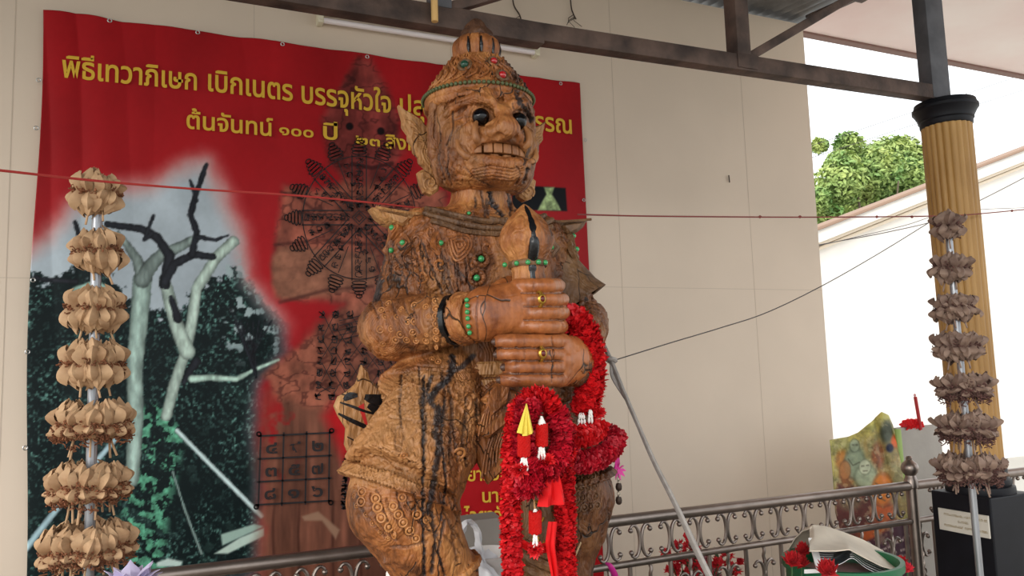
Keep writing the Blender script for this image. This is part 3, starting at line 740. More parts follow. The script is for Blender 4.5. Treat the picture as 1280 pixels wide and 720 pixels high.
line('ต้นจันทน์', (233, 160), (341, 170), .062); line('๑๐๐', (349, 168), (392, 172), .042); line('ปี', (404, 173), (422, 175), .062); line('๒๓', (445, 180), (475, 183), .04); line('สิงหาคม', (482, 185), (560, 192), .055)
line('ไวยาวัจกร', (566, 602), (646, 599), .05); line('นาย', (603, 628), (636, 626.5), .05); line('ไวยาวัจกร', (580, 654), (660, 651), .055)
# line drawings printed in black
class Ink(MB):
    def ln(s, pts, w=.7, closed=False):
        P = [at(*p, LY) for p in pts] + ([at(*pts[0], LY)] if closed else [])
        hw = w*.0050/2
        for a, b in zip(P[:-1], P[1:]):
            d = unit(b-a); n = np.array([-d[2], 0, d[0]])*hw; e = d*hw*.6
            s.add([a-n-e, b-n+e, b+n+e, a+n-e], [(0, 1, 2, 3)])
    def circ(s, x, y, rx, ry=None, w=.7, a0=0, a1=360, n=16):
        ry = ry or rx; s.ln([(x+rx*math.cos(math.radians(a0+(a1-a0)*k/n)), y+ry*math.sin(math.radians(a0+(a1-a0)*k/n))) for k in range(n+1)], w)
    def glyph(s, x, y, sz, k, w=.8, rot=0):
        """small rounded script-like letters"""
        r = random.Random(k); c, sn = math.cos(rot), math.sin(rot); q = lambda u, v: (x+(u*c-v*sn)*sz, y+(u*sn+v*c)*sz)
        s.ln([q(.42*math.cos(t), .42*math.sin(t)) for t in [r.random()*6+i*.7 for i in range(6+r.randint(0, 2))]], w)
        s.ln([q(-.3, .5), q(.1, .62), q(.45, .35+.3*r.random())], w)
        if r.random() < .6: s.ln([q(.4, -.5), q(.5, 0), q(.35, .5)], w)
wl = Ink(); cx, cy = 449, 272; sq = math.sqrt(.5)
rx, ry = 66, 74
wl.circ(cx, cy, rx*1.07, ry*1.04, 1.0, n=64)
for k in range(16):
    a = math.radians(22.5*k); dx_, dy_ = math.cos(a), math.sin(a); big = k % 2 == 0
    ex, ey = cx+rx*1.08*dx_, cy+ry*1.06*dy_; tx, ty = unit((dx_*rx, dy_*ry)); nx_, ny_ = -ty, tx
    if big:
        for sgn in (-9, 9): wl.ln([(cx+nx_*sgn+tx*9, cy+ny_*sgn+ty*9), (ex+nx_*sgn, ey+ny_*sgn)], 1.1)
        for j in range(2, 10): 
            f = j/10.; wl.glyph(cx+(ex-cx)*f, cy+(ey-cy)*f, 8, k*20+j, .8, math.atan2(ty, tx))
    else:
        wl.ln([(cx+(ex-cx)*.5, cy+(ey-cy)*.5), (cx+(ex-cx)*.95, cy+(ey-cy)*.95)], .8)
        for j in (5.5, 7, 8.5): wl.glyph(cx+(ex-cx)*j/10+nx_*7, cy+(ey-cy)*j/10+ny_*7, 7, k*20+j, .8, math.atan2(ty, tx))
    for j, rw in enumerate((10, 11, 9, 6.5, 4)):
        px_, py_ = ex+tx*(3+j*4.2), ey+ty*(3+j*4.2)
        wl.ln([(px_+nx_*rw*.9*math.cos(t)+tx*2.4*math.sin(t), py_+ny_*rw*.9*math.cos(t)+ty*2.4*math.sin(t)) for t in np.linspace(0, 6.283, 13)], 1.0)
for r in (9, 5): wl.ln([(cx-r, cy), (cx, cy-r), (cx+r, cy), (cx, cy+r)], .9, True)
wl.build('printed_wheel', M_ink, ban, False)
gl = Ink(); cols_ = [402, 419, 437, 457, 478, 494, 512]; rows_ = [392, 408, 423, 437, 450, 465, 480, 494]
for i, x in enumerate(cols_):
    for j, y in enumerate(rows_): gl.glyph(x-j*.7, y+i*.3, 8.5, 900+i*10+j, 1.0)
for i in range(len(cols_)-1):
    for j in range(0, len(rows_)-1, 1):
        if (i+j) % 2 == 0: gl.ln([(cols_[i]-j*.7+3, rows_[j]+3), (cols_[i+1]-j*.7-2, rows_[min(j+2, 7)]-4)], .7); gl.ln([(cols_[i+1]-j*.7-2, rows_[j]+3), (cols_[i]-j*.7+3, rows_[min(j+2, 7)]-4)], .7)
for k in range(5): gl.ln([(424, 425-k*6), (478, 400-k*6+12)], .7)
gl.build('printed_script', M_ink, ban, False); gl = Ink()
for j in range(11): gl.glyph(432-j*.3, 570+j*6.2, 7, 1300+j, 1.3); gl.glyph(441, 570+j*6.2, 6, 1400+j, 1.2)
gl.build('printed_script', M_ink, ban, False)
sqm = Ink(); g0, g1, g2, g3 = (326, 545), (412, 541), (411, 626), (323, 631)
def gp(u, v):
    a = np.array(g0)*(1-u)+np.array(g1)*u; b = np.array(g3)*(1-u)+np.array(g2)*u; return tuple(a*(1-v)+b*v)
for k in range(4): sqm.ln([gp(k/3., -.03), gp(k/3., 1.03)], 1.6); sqm.ln([gp(-.03, k/3.), gp(1.03, k/3.)], 1.6)
for u, v in ((0, 0), (1, 0), (1, 1), (0, 1)): sqm.circ(*gp(u*1.06-.03, v*1.06-.03), 2.6, w=1.3, n=10)
sqo = sqm.build('number_square', M_ink, ban, False)
for r, row in enumerate((('๔', '๙', '๒'), ('๓', '๕', '๗'), ('๘', '๑', '๖'))):
    for k, ch in enumerate(row):
        a, b = gp((k+.25)/3, (r+.78)/3), gp((k+.75)/3, (r+.78)/3)
        thai_mesh('numeral', ch, M_ink, at(*a, LY), at(*b, LY), .044, LY, ban, .02)
M_grom = mat('silver_eyelet', (190, 190, 188), .3, .8)
for px, py in ((136, 20), (246, 35), (352, 50), (458, 66), (700, 100), (47, 100), (44, 160), (40, 350), (33, 440), (30, 560), (731, 175), (729, 250)):
    p = at(px, py, BY-.012); q = MB(); q.ring(p + np.array([0.004, 0, -.02 if py < 105 and px > 60 else 0]), .008, .0025, (0, 1, 0), 12, 5); q.build('eyelet', M_grom, ban)
# ------------------------------------------------------------------ volume modelling: signed distances, smooth unions, surface nets
class Vol:
    def __init__(s, lo, hi, h):
        s.lo = np.array(lo, float); s.h = h; s.n = np.ceil((np.array(hi)-s.lo)/h).astype(int)+1
        s.F = np.full(s.n, .5, np.float32)
    def _sub(s, lo, hi, pad):
        a = np.maximum(np.floor((np.array(lo)-pad-s.lo)/s.h).astype(int), 0); b = np.minimum(np.ceil((np.array(hi)+pad-s.lo)/s.h).astype(int)+1, s.n)
        sl = tuple(slice(i, j) for i, j in zip(a, b)); ax = [s.lo[i]+s.h*np.arange(a[i], b[i]) for i in range(3)]
        return sl, ax[0][:, None, None], ax[1][None, :, None], ax[2][None, None, :]
    def add(s, prim, k=.02):
        fn, lo, hi = prim; sl, X, Y, Z = s._sub(lo, hi, k+3*s.h); A = s.F[sl]; B = fn(X, Y, Z)
        if k <= 0: s.F[sl] = np.minimum(A, B); return
        t = np.clip(.5+.5*(A-B)/k, 0, 1); s.F[sl] = (A*(1-t)+B*t - k*t*(1-t)).astype(np.float32)
    def cut(s, prim, k=.01):
        fn, lo, hi = prim; sl, X, Y, Z = s._sub(lo, hi, k+3*s.h); A = s.F[sl]; B = -fn(X, Y, Z)
        t = np.clip(.5-.5*(A-B)/k, 0, 1); s.F[sl] = (A*(1-t)+B*t + k*t*(1-t)).astype(np.float32)
    def mesh(s):
        F = s.F; ins = F < 0; c = sum(ins[a:F.shape[0]-1+a, b:F.shape[1]-1+b, d:F.shape[2]-1+d].astype(np.int8) for a in (0, 1) for b in (0, 1) for d in (0, 1))
        cells = np.argwhere((c > 0) & (c < 8)); acc = np.zeros((len(cells), 3)); cnt = np.zeros(len(cells))
        cor = [np.array(q) for q in ((0,0,0),(1,0,0),(0,1,0),(1,1,0),(0,0,1),(1,0,1),(0,1,1),(1,1,1))]
        val = [F[tuple((cells+q).T)].astype(float) for q in cor]
        for i in range(8):
            for j in range(i+1, 8):
                if np.abs(cor[i]-cor[j]).sum() != 1: continue
                m = (val[i] < 0) != (val[j] < 0); t = np.where(m, val[i]/np.where(m, val[i]-val[j], 1), 0)
                acc += (cor[i] + t[:, None]*(cor[j]-cor[i]))*m[:, None]; cnt += m
        V = s.lo + s.h*(cells + acc/cnt[:, None])
        idx = np.full(c.shape, -1, np.int64); idx[tuple(cells.T)] = np.arange(len(cells)); Fs = []
        for ax in range(3):
            o = [a for a in range(3) if a != ax]; sl0 = [slice(None)]*3; sl1 = [slice(None)]*3; sl0[ax] = slice(0, -1); sl1[ax] = slice(1, None)
            A, B = ins[tuple(sl0)], ins[tuple(sl1)]; e = np.argwhere(A != B)
            ok = (e[:, o[0]] > 0) & (e[:, o[1]] > 0) & (e[:, o[0]] < c.shape[o[0]]) & (e[:, o[1]] < c.shape[o[1]]); e = e[ok]
            d0 = np.zeros(3, int); d0[o[0]] = 1; d1 = np.zeros(3, int); d1[o[1]] = 1
            q = np.stack([idx[tuple((e-x).T)] for x in (0*d0, d0, d0+d1, d1)], 1)
            flip = A[tuple(e.T)] if ax != 1 else ~A[tuple(e.T)]
            q[~flip] = q[~flip][:, ::-1]; Fs.append(q)
        F4 = np.concatenate(Fs); F4 = F4[(F4 >= 0).all(1)]
        return V, F4
def normals(V, F):
    a, b, c, d = (V[F[:, i]] for i in range(4)); n = np.cross(c-a, d-b); N = np.zeros_like(V)
    for i in range(4): np.add.at(N, F[:, i], n)
    return N/np.maximum(np.linalg.norm(N, axis=1, keepdims=True), 1e-12)
def ell(c, r, R=None):
    c = np.array(c, float); r = np.array([r]*3 if np.isscalar(r) else r, float)
    def fn(X, Y, Z):
        x, y, z = X-c[0], Y-c[1], Z-c[2]
        if R is not None: x, y, z = (R[i][0]*x+R[i][1]*y+R[i][2]*z for i in range(3))
        k0 = np.sqrt((x/r[0])**2+(y/r[1])**2+(z/r[2])**2); k1 = np.sqrt((x/r[0]**2)**2+(y/r[1]**2)**2+(z/r[2]**2)**2)+1e-9
        return k0*(k0-1)/k1
    m = r.max() if R is not None else r; return fn, c-m, c+m
def cone(a, b, ra, rb):
    a = np.array(a, float); b = np.array(b, float); d = b-a; L2 = d @ d + 1e-12
    def fn(X, Y, Z):
        t = np.clip(((X-a[0])*d[0]+(Y-a[1])*d[1]+(Z-a[2])*d[2])/L2, 0, 1)
        return np.sqrt((X-a[0]-t*d[0])**2+(Y-a[1]-t*d[1])**2+(Z-a[2]-t*d[2])**2) - (ra+(rb-ra)*t)
    m = max(ra, rb); return fn, np.minimum(a, b)-m, np.maximum(a, b)+m
def flat_cone(a, b, ra, rb):
    """cut-off cone with flat ends, for hems and sleeves"""
    a = np.array(a, float); b = np.array(b, float); d = b-a; L = np.linalg.norm(d); d = d/L
    def fn(X, Y, Z):
        h = (X-a[0])*d[0]+(Y-a[1])*d[1]+(Z-a[2])*d[2]; r = np.sqrt(np.maximum((X-a[0])**2+(Y-a[1])**2+(Z-a[2])**2-h*h, 0))
        s1 = (r-(ra+(rb-ra)*np.clip(h/L, -.2, 1.2)))*.95; s2 = np.abs(h-L/2)-L/2
        return np.maximum(s1, s2)
    m = max(ra, rb)*1.1; return fn, np.minimum(a, b)-m, np.maximum(a, b)+m
def chain(vol, pts, radii, k=.012, kin=None):
    for i in range(len(pts)-1): vol.add(cone(pts[i], pts[i+1], radii[i], radii[i+1]), k)

SX, SY = .81, 2.0                                  # the statue's axis
S = np.array([SX, SY, 0.])
statue = empty('guardian_statue', (SX, SY, .86), 'giant carved wooden guardian statue gripping a club with both fists', 'statue')
M_wood = wood_mat('carved_timber', (62, 33, 16), (156, 93, 46), (212, 148, 86))
M_wood2 = wood_mat('polished_hand_timber', (110, 56, 26), (166, 98, 52), (186, 118, 70), rough=.36, bumpk=.25, gscale=.8, swirl=0)
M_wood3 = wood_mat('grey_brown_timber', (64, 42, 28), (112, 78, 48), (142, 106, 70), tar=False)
M_woodp = wood_mat('pale_carved_timber', (120, 78, 40), (182, 130, 78), (208, 164, 112), tar=False)
M_tarm = mat('black_resin', (14, 15, 18), .25, bump=.3)
M_green = mat('green_glass_gem', (52, 150, 84), .15, coat=.6); M_redg = mat('red_glass_gem', (176, 30, 34), .15, coat=.6); M_dkgreen = mat('dull_green_beads', (84, 92, 56), .5)
M_gilt = mat('gilt_metal', (190, 150, 62), .3, .8); M_eye = mat('black_glass_eye', (5, 5, 8), .03, spec=.4)

def L(px, py, dy): return at(px, py, SY+dy)
def mir(p): return np.array([2*SX-p[0], p[1], p[2]])
def W3(x, y, z): return np.array([SX+x, SY+y, z])

def carve(V, N, ops):
    """ops: image polyline, half width px, depth m (negative cuts), black resin amount"""
    X, Y = proj(V); vis = ((EYE-V)*N).sum(1) > 0; tar = np.zeros(len(V)); D = np.zeros(len(V)); pale = np.zeros(len(V))
    for pts, hw, dep, tr in ops:
        p = np.array(pts, float)[:, :2]; lo = p.min(0)-hw*2-4; hi = p.max(0)+hw*2+4
        m = np.where(vis & (X > lo[0]) & (X < hi[0]) & (Y > lo[1]) & (Y < hi[1]))[0]
        if not len(m): continue
        wob = (vnoise(np.stack([X[m]*.35, Y[m]*.35, X[m]*0], 1), 3)-.5)*hw*.9
        d, _ = seg_dist(X[m]+wob, Y[m]-wob, p); f = sstep(hw, hw*.25, d); g = sstep(hw*1.25, hw*.55, d)
        D[m] = np.where(np.abs(f*dep) > np.abs(D[m]), f*dep, D[m]); tar[m] = np.maximum(tar[m], g*tr)
    return V + N*D[:, None], tar
def rndlines(n, box, ln, slope, seed, hw=1.3, dep=-.003, tr=0.0):
    r = random.Random(seed); o = []
    for k in range(n):
        x, y = r.uniform(box[0], box[2]), r.uniform(box[1], box[3]); l = r.uniform(.5, 1)*ln; s = slope+r.uniform(-.15, .15)
        o.append(([(x, y), (x+s*l*.5+r.uniform(-2, 2), y+l*.5), (x+s*l, y+l)], hw, dep, tr))
    return o

# ---------------- body: torso, arms, legs
h = .0036
vb = Vol((SX-.47, SY-.42, .84), (SX+.47, SY+.34, 2.16), h)
vb.add(ell(W3(0, 0, 1.87), (.235, .150, .19)))
vb.add(ell(W3(0, .02, 1.975), (.25, .11, .07)), .05)
vb.add(ell(W3(0, -.02, 1.68), (.185, .15, .15)), .06)
vb.add(ell(W3(0, 0, 1.53), (.19, .16, .14)), .05)
vb.add(cone(W3(0, .015, 1.98), W3(0, .0, 2.16), .092, .083), .03)
el = L(492, 409, -.05)
for f_ in (lambda p: p, mir):
    vb.add(cone(f_(L(527, 300, 0)), f_(L(521, 318, 0)), .074, .078), .05)
    vb.add(cone(f_(L(520, 318, 0)), f_(el+np.array([.012, .01, .0])), .080, .082), .02)
vb.add(cone(el, L(592, 396.5, -.265), .086, .054), .008)
vb.add(cone(mir(el), L(712, 452, -.27), .084, .062), .012)
LEGS = (dict(t0=(585, 440, 0), t1=(538, 515, -.06), u0=(562, 490, -.04), u1=(504, 602, -.125), h1=(499, 616, -.127), rt=.155, ru=.150, rh=.163,
             sh=[((497, 626, -.12), .126), ((520, 664, -.115), .110), ((536, 688, -.11), .096), ((560, 713, -.10), .074), ((570, 790, -.10), .072)]),
        dict(t0=(650, 440, 0), t1=(688, 515, -.06), u0=(668, 490, -.04), u1=(708, 598, -.115), h1=(710, 606, -.117), rt=.140, ru=.132, rh=.138,
             sh=[((712, 622, -.11), .122), ((708, 655, -.105), .108), ((702, 690, -.10), .086), ((700, 790, -.10), .078)]))
for g in LEGS:
    vb.add(flat_cone(L(*g['t0']), L(*g['t1']), .115, g['rt']), .012)
    vb.add(flat_cone(L(*g['u0']), L(*g['u1']), .12, g['ru']), .008)
    vb.add(flat_cone(L(*g['u1']), L(*g['h1']), g['ru']-.002, g['rh']), .004)
    for (p0, r0), (p1, r1) in zip(g['sh'][:-1], g['sh'][1:]): vb.add(cone(L(*p0), L(*p1), r0, r1), .012)
    e_ = g['sh'][-1][0]; vb.add(ell(L(e_[0], e_[1]+12, -.16), (.08, .15, .06)), .03)
vb.add(flat_cone(L(530, 684, -.11), L(535, 693, -.11), .104, .101), .004)
vb.add(flat_cone(L(559, 710, -.10), L(562, 717, -.10), .088, .088), .004)
vb.add(cone(L(430, 586, -.13), L(462, 604, -.13), .005, .02), .012)
for p_ in ((481, 703), (497, 709), (515, 712)): vb.add(cone(L(p_[0], p_[1], -.17), L(p_[0]+18, p_[1]-16, -.16), .006, .024), .01)
V, F = vb.mesh(); del vb.F
N = normals(V, F)
# shallow chisel facets
q = fbm(V*np.array([26, 26, 11]), 41, 4)-.5; q2 = fbm(V*np.array([70, 70, 30]), 47, 3)-.5
# carved scrollwork: swirling ridges on the sleeves, the chest and the trousers
w_ = fbm(V*np.array([8.5, 8.5, 6.5]), 43, 2); rid = np.abs(np.sin(w_*58))
px0, py0 = proj(V); zone = sstep(.0, 1, (fbm(V*5, 44, 2)-.40)*7)*np.maximum(sstep(1.33, 1.38, V[:, 2])*sstep(1.64, 1.6, V[:, 2]), sstep(1.82, 1.87, V[:, 2])*sstep(2.05, 2.0, V[:, 2]))
def leaf_relief(u, v, su=.044, sv=.034):
    u = u + (fbm(V*14, 61, 2)-.5)*.05; v = v + (fbm(V*14, 62, 2)-.5)*.05; out = np.zeros(len(u))
    for row in (0, 1):
        r_ = np.floor(v/sv - row*.5)*1.0 + row*.5; fv = v/sv - r_; uu = u/su + np.where(np.mod(np.round(r_*2), 2) > 0, .5, 0); fu = np.abs(uu - np.round(uu))*2
        wd_ = np.sin(np.pi*np.clip(fv*.5+.5, 0, 1))**.6*np.clip(fv*1.6, 0, 1)**.55*1.05; s_ = np.clip((wd_-fu)/.22, 0, 1); hgt = s_*(1.0-.45*fv) - .35*sstep(.16, .03, fu)*s_ + .18*np.sin(fu*16+fv*5)*s_
        out = np.maximum(out, hgt)
    return out
xl = V[:, 0]-SX; side = np.where(xl < 0, -1., 1.); cxl = np.where(xl < 0, -.09-.13*np.clip((1.6-V[:, 2])/.3, 0, 1.2), .09+.08*np.clip((1.6-V[:, 2])/.3, 0, 1.2))
ang = np.arctan2(xl-cxl, -(V[:, 1]-SY+.08)); leg = leaf_relief(ang*.15, V[:, 2]); ang2 = np.arctan2(xl, -(V[:, 1]-SY)); tor = leaf_relief(ang2*.2, V[:, 2], .05, .038)
zl = sstep(1.34, 1.37, V[:, 2])*sstep(1.62, 1.59, V[:, 2])*sstep(.40, .52, fbm(V*6, 63, 2)); zt = sstep(1.66, 1.70, V[:, 2])*sstep(2.06, 2.03, V[:, 2])*sstep(.44, .54, fbm(V*6, 64, 2))*(V[:, 1] > SY-.19)
V = V + N*(q*.011 + q2*.006 + (rid-.6)*.0034*zone + leg*.0075*zl + tor*.006*zt)[:, None]; N = normals(V, F)
ops = []
ops += rndlines(12, (476, 300, 600, 330), 60, .12, 91, 1.6, -.008, .6); ops += rndlines(12, (480, 455, 600, 520), 80, .0, 92, 1.6, -.008, .6); ops += rndlines(9, (460, 610, 560, 640), 60, .45, 93, 1.4, -.007, .5); ops += rndlines(10, (460, 372, 560, 400), 36, .3, 94, 1.2, -.006, .4)
ops += [([(529, 470), (528, 520), (530, 560), (529, 640), (531, 720)], 2.2, -.008, .95),
        ([(565, 446), (566, 462), (560, 474), (546, 486), (537, 500)], 5, .001, .95), ([(590, 446), (578, 458), (562, 464)], 4, .001, .9),
        ([(536, 498), (548, 512), (545, 540), (549, 560), (544, 585), (541, 610), (535, 640)], 4.5, .001, .9), ([(556, 500), (552, 545), (558, 600), (552, 650)], 1.8, -.006, .9),
        ([(540, 470), (533, 490), (546, 516)], 3, 0, .9), ([(568, 372), (569, 395), (571, 432)], 3.6, .001, .95), ([(466, 342), (474, 352), (470, 372)], 6, 0, .9), ([(474, 300), (480, 322), (474, 345)], 3, 0, .8),
        ([(592, 382), (593, 405), (597, 425)], 1.6, -.004, .85)]
ops += [([(492, 318), (505, 345), (510, 368)], 1.5, -.006, .7), ([(528, 304), (540, 335), (553, 366)], 1.8, -.007, .8), ([(543, 308), (552, 340), (561, 366)], 1.5, -.006, .8), ([(556, 320), (566, 366)], 1.4, -.005, .6), ([(560, 325), (580, 345), (592, 362)], 1.4, -.005, .7)]
ops += [([(490, 328), (524, 326)], 1.3, -.003, .1), ([(490, 332), (524, 330)], 1.3, -.003, .1), ([(490, 336), (524, 334)], 1.3, -.003, .1)]
for rr in (5, 9, 13, 17, 21):
    ops.append(([(577-rr*.9, 298-rr*.55), (577-rr*.35, 298+rr*1.35), (577+rr*.9, 298+rr*.25), (577+rr*.6, 298-rr*.6), (577-rr*.9, 298-rr*.55)], 1.4, -.005, .05))
for k in range(5): ops.append(([(560+k*3, 318+k), (551+k*2, 300), (555+k*3, 285)], 1, -.003, 0))
for k in range(6): ops.append(([(520+k*4, 290-k), (535+k*2, 278), (542, 290+k*2)], 1.3, -.004, .2))
for k in range(9): ops.append(([(601+k*1.5, 280+k*4), (612+k, 300+k*4), (606, 318+k*3)], 1.3, -.005, .1))
# forearm: beaded bands and scattered lines
for x in (541, 549, 558, 578, 587): ops.append(([(x-3, 366), (x, 395), (x+2, 440)], 1.4, -.005, .1))
ops += rndlines(26, (458, 372, 538, 440), 16, .2, 3, 1.2, -.003, .1); ops += rndlines(14, (465, 300, 600, 360), 30, .25, 5, 1.2, -.004, .3)
# belt and tunic
for y in (456, 461, 470): ops.append(([(518, y), (560, y+3), (615, y+4)], 1.4, -.005, .05))
ops.append(([(487, 521), (510, 524), (531, 529), (560, 531), (590, 528)], 1.8, -.005, .15))
ops += [([(463, 567), (490, 580), (530, 600), (560, 606)], 1.5, -.005, .1), ([(468, 556), (495, 568), (532, 587), (566, 594)], 1.5, -.005, .1)]
for k in range(22):
    x = 447+k*4.2; ops.append(([(x+6, 578+k*1.1), (x+3, 592+k*.9), (x+9, 606+k*.6)], 1, -.0035, .12))
for k in range(16): ops.append(([(508+k*2.6, 466+k*.5), (498+k*2, 492), (494+k*2, 518)], .9, -.003, .1))
for k in range(3): ops.append(([(584-9-4*k, 468), (578, 492+8*k), (596+3*k, 484), (598+3*k, 466)], 1.2, -.004, .1))
for cx_, cy_, w_ in ((500, 548, 1), (497, 548, .5)): ops.append(([(cx_-5*w_, cy_-12), (cx_+2, cy_-16), (cx_+5*w_, cy_), (cx_, cy_+16), (cx_-6*w_, cy_+8), (cx_-5*w_, cy_-12)], 1.2, -.004, .3))
for a in range(0, 360, 45): ops.append(([(574+9*math.cos(a*.01745), 566+9*math.sin(a*.01745)), (574+20*math.cos(a*.01745), 566+20*math.sin(a*.01745))], 1.2, -.004, .1))
ops += [([(585, 540), (596, 560), (603, 590)], 1.3, -.005, .3), ([(560, 590), (580, 612), (566, 636)], 1.2, -.004, .2), ([(590, 598), (575, 606), (560, 632)], 1.2, -.004, .2)]
ops += rndlines(22, (548, 500, 604, 600), 18, -.3, 7, 1.1, -.0035, .15); ops += rndlines(14, (470, 525, 525, 560), 14, .3, 8, 1.1, -.003, .1)
# knee guard lines
ops += [([(448, 610), (448, 630), (460, 649), (482, 672)], 1.9, -.008, .3), ([(463, 618), (465, 641), (482, 666), (495, 675)], 1.9, -.008, .3), ([(483, 624), (487, 639), (507, 666), (516, 674)], 1.9, -.008, .3), ([(506, 632), (518, 645), (529, 656)], 1.9, -.008, .3), ([(488, 684), (510, 684), (535, 676)], 1.9, -.007, .3)]
ops += [([(540, 640), (545, 670), (540, 715)], 2.5, -.007, .9), ([(556, 650), (548, 690), (556, 720)], 2, -.007, .8), ([(532, 668), (550, 662), (575, 690)], 1.5, -.005, .4), ([(520, 650), (560, 640)], 1.4, -.004, .3), ([(575, 640), (565, 670), (572, 700)], 1.5, -.005, .5)]
ops += rndlines(16, (700, 500, 765, 600), 26, .1, 12, 1.3, -.004, .3); ops += rndlines(24, (700, 590, 765, 680), 20, -.2, 13, 1.3, -.005, .2)
for k in range(6): ops.append(([(712+k*8, 580), (716+k*6, 615), (706+k*5, 650)], 1.4, -.005, .1))
# right arm and chest
for y in (330, 335, 338): ops.append(([(696, y-2), (738, y+3)], 1.2, -.004, .1))
ops += rndlines(26, (688, 275, 735, 320), 12, .5, 21, 1.3, -.005, .25); ops += rndlines(14, (700, 340, 740, 400), 26, -.05, 22, 1.2, -.004, .2)
ops += rndlines(8, (578, 236, 650, 262), 22, .15, 23, 1.6, -.006, .7); ops += [([(612, 236), (616, 255), (628, 268)], 3.5, -.01, .95), ([(634, 238), (640, 262)], 2.5, -.008, .9), ([(648, 240), (652, 262), (660, 280)], 4, -.004, .95)]
V, tar = carve(V, N, ops)
body = mesh_obj('body', V, F, M_wood, statue); set_attr(body, 'tar', tar)
px_, py_ = proj(V); pale = sstep(-4, 10, py_-(452+(np.abs(px_-560))*.25))*sstep(640, 600, py_)*sstep(575, 520, px_)*.75
pale = np.maximum(pale, sstep(.52, .62, fbm(V*6, 51, 3))*.3*(px_ < 640)); pale *= sstep(620, 604, py_) + .0
set_attr(body, 'pale', pale); xr = V[:, 0]-SX
dark = np.maximum(sstep(.05, .16, xr)*sstep(1.66, 1.56, V[:, 2])*.95, sstep(.12, .22, xr)*.8); dark = np.maximum(dark, sstep(.5, .64, fbm(V*np.array([5, 5, 2.4]), 58, 4))*.5)  # far-side arm and leg darkened: part wood tone, part painted shade; plus random blotches
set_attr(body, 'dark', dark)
BVH = BVHTree.FromPolygons([Vector(v) for v in V], F[:, ].tolist())
def hit(px, py):
    d = CM @ np.array([px-640., 360.-py, FOC]); d = unit(d); l, n, i, t = BVH.ray_cast(Vector(EYE), Vector(d))
    if l is None: return None
    n = np.array(n); n = n if n @ d < 0 else -n
    return np.array(l), n
# ---------------- raised ornaments on the body
def rosettes(name, pts, m, lift=.0):
    q = MB()
    for px, py, r in pts:
        h_ = hit(px, py)
        if h_ is None: continue
        p, n = h_; n = unit(n + unit(EYE-p)*.3); rr = r*np.linalg.norm(p-EYE)/FOC; p = p + n*rr*lift
        q.ring(p+n*rr*.12, rr, rr*.26, n, 14, 6); u, v, w_ = frame(n); q.ball(p+n*rr*.05, (rr*.55, rr*.55, rr*.36), 10, 5, R=np.array([u, v, w_]))
    return q.build(name, m, statue)
M_ros = wood_mat('rosette_timber', (128, 78, 36), (176, 114, 60), (206, 148, 90), tar=False, bumpk=.3)
knee = [(453, 615, 5), (452, 627, 5), (470, 623, 5), (472, 634, 5.2), (477, 647, 5.2), (486, 658.5, 5), (493, 668, 4.6), (492, 632.5, 4.6), (498, 643, 4.6), (504, 653, 4.8), (512, 663, 4.8), (521, 643, 5), (532, 650, 4), (458, 643, 3), (466, 654, 2.8), (475, 665, 2.6), (485, 673, 2.5), (520, 673, 4.2), (444, 608, 2.6), (443, 620, 2.6), (446, 632, 2.6), (503, 622, 4.4)]
rosettes('knee_rosettes', knee, M_ros, .05)
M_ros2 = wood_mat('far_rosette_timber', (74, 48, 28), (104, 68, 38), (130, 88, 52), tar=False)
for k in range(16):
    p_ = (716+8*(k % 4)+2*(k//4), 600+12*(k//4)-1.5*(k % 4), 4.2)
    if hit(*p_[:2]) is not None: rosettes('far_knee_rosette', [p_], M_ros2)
_r = random.Random(6); fa = [(474+ (k % 5)*14 + (k//5 % 2)*6 + _r.uniform(-5, 5), 384+(k//5)*15 + _r.uniform(-5, 5), _r.uniform(2.4, 4.4)) for k in range(20)] + [(545, 376+k*9.5, 4) for k in range(7)]
rosettes('forearm_rosettes', fa, M_ros, -.14)
for p_ in ((574, 566, 7), (505, 569, 4), (498, 586, 3), (548, 452, 3.5), (540, 449, 3.2)): rosettes('thigh_rosette', [p_], M_ros)
# collar round the neck
def on_body(pts, lift=.004):
    out = []
    for x, y in smooth_path([np.array([p[0], p[1], 0.]) for p in pts], 6) if False else [tuple(p[:2]) for p in smooth_path([np.array([p[0], p[1], 0.]) for p in pts], 6)]:
        h_ = hit(x, y)
        if h_ is not None: out.append(h_[0] + h_[1]*lift)
    return np.array(out)
def even(P):
    Q = P.copy()
    for _ in range(3): Q[1:-1] = (Q[:-2]+Q[1:-1]*2+Q[2:])/4
    return Q
q = MB(); qb = MB()
for pts, r_, bead in (([(532, 262), (560, 269), (590, 275), (612, 278), (632, 276)], .009, 0), ([(532, 268), (560, 276), (590, 283), (612, 286), (628, 286)], .0075, 1), ([(538, 275), (562, 283), (588, 290), (610, 293), (625, 293)], .008, 0)):
    P = even(on_body(pts)); Pm = np.array([mir(p) for p in P])
    for PP in (P, Pm):
        if bead:
            sm = smooth_path(list(PP), 2)
            for p in sm: qb.ball(p + unit(EYE-p)*.006, .0085, 8, 5)
        else: q.tube(PP, r_, 8)
q.build('collar', M_wood3, statue); qb.build('collar_beads', M_wood3, statue)
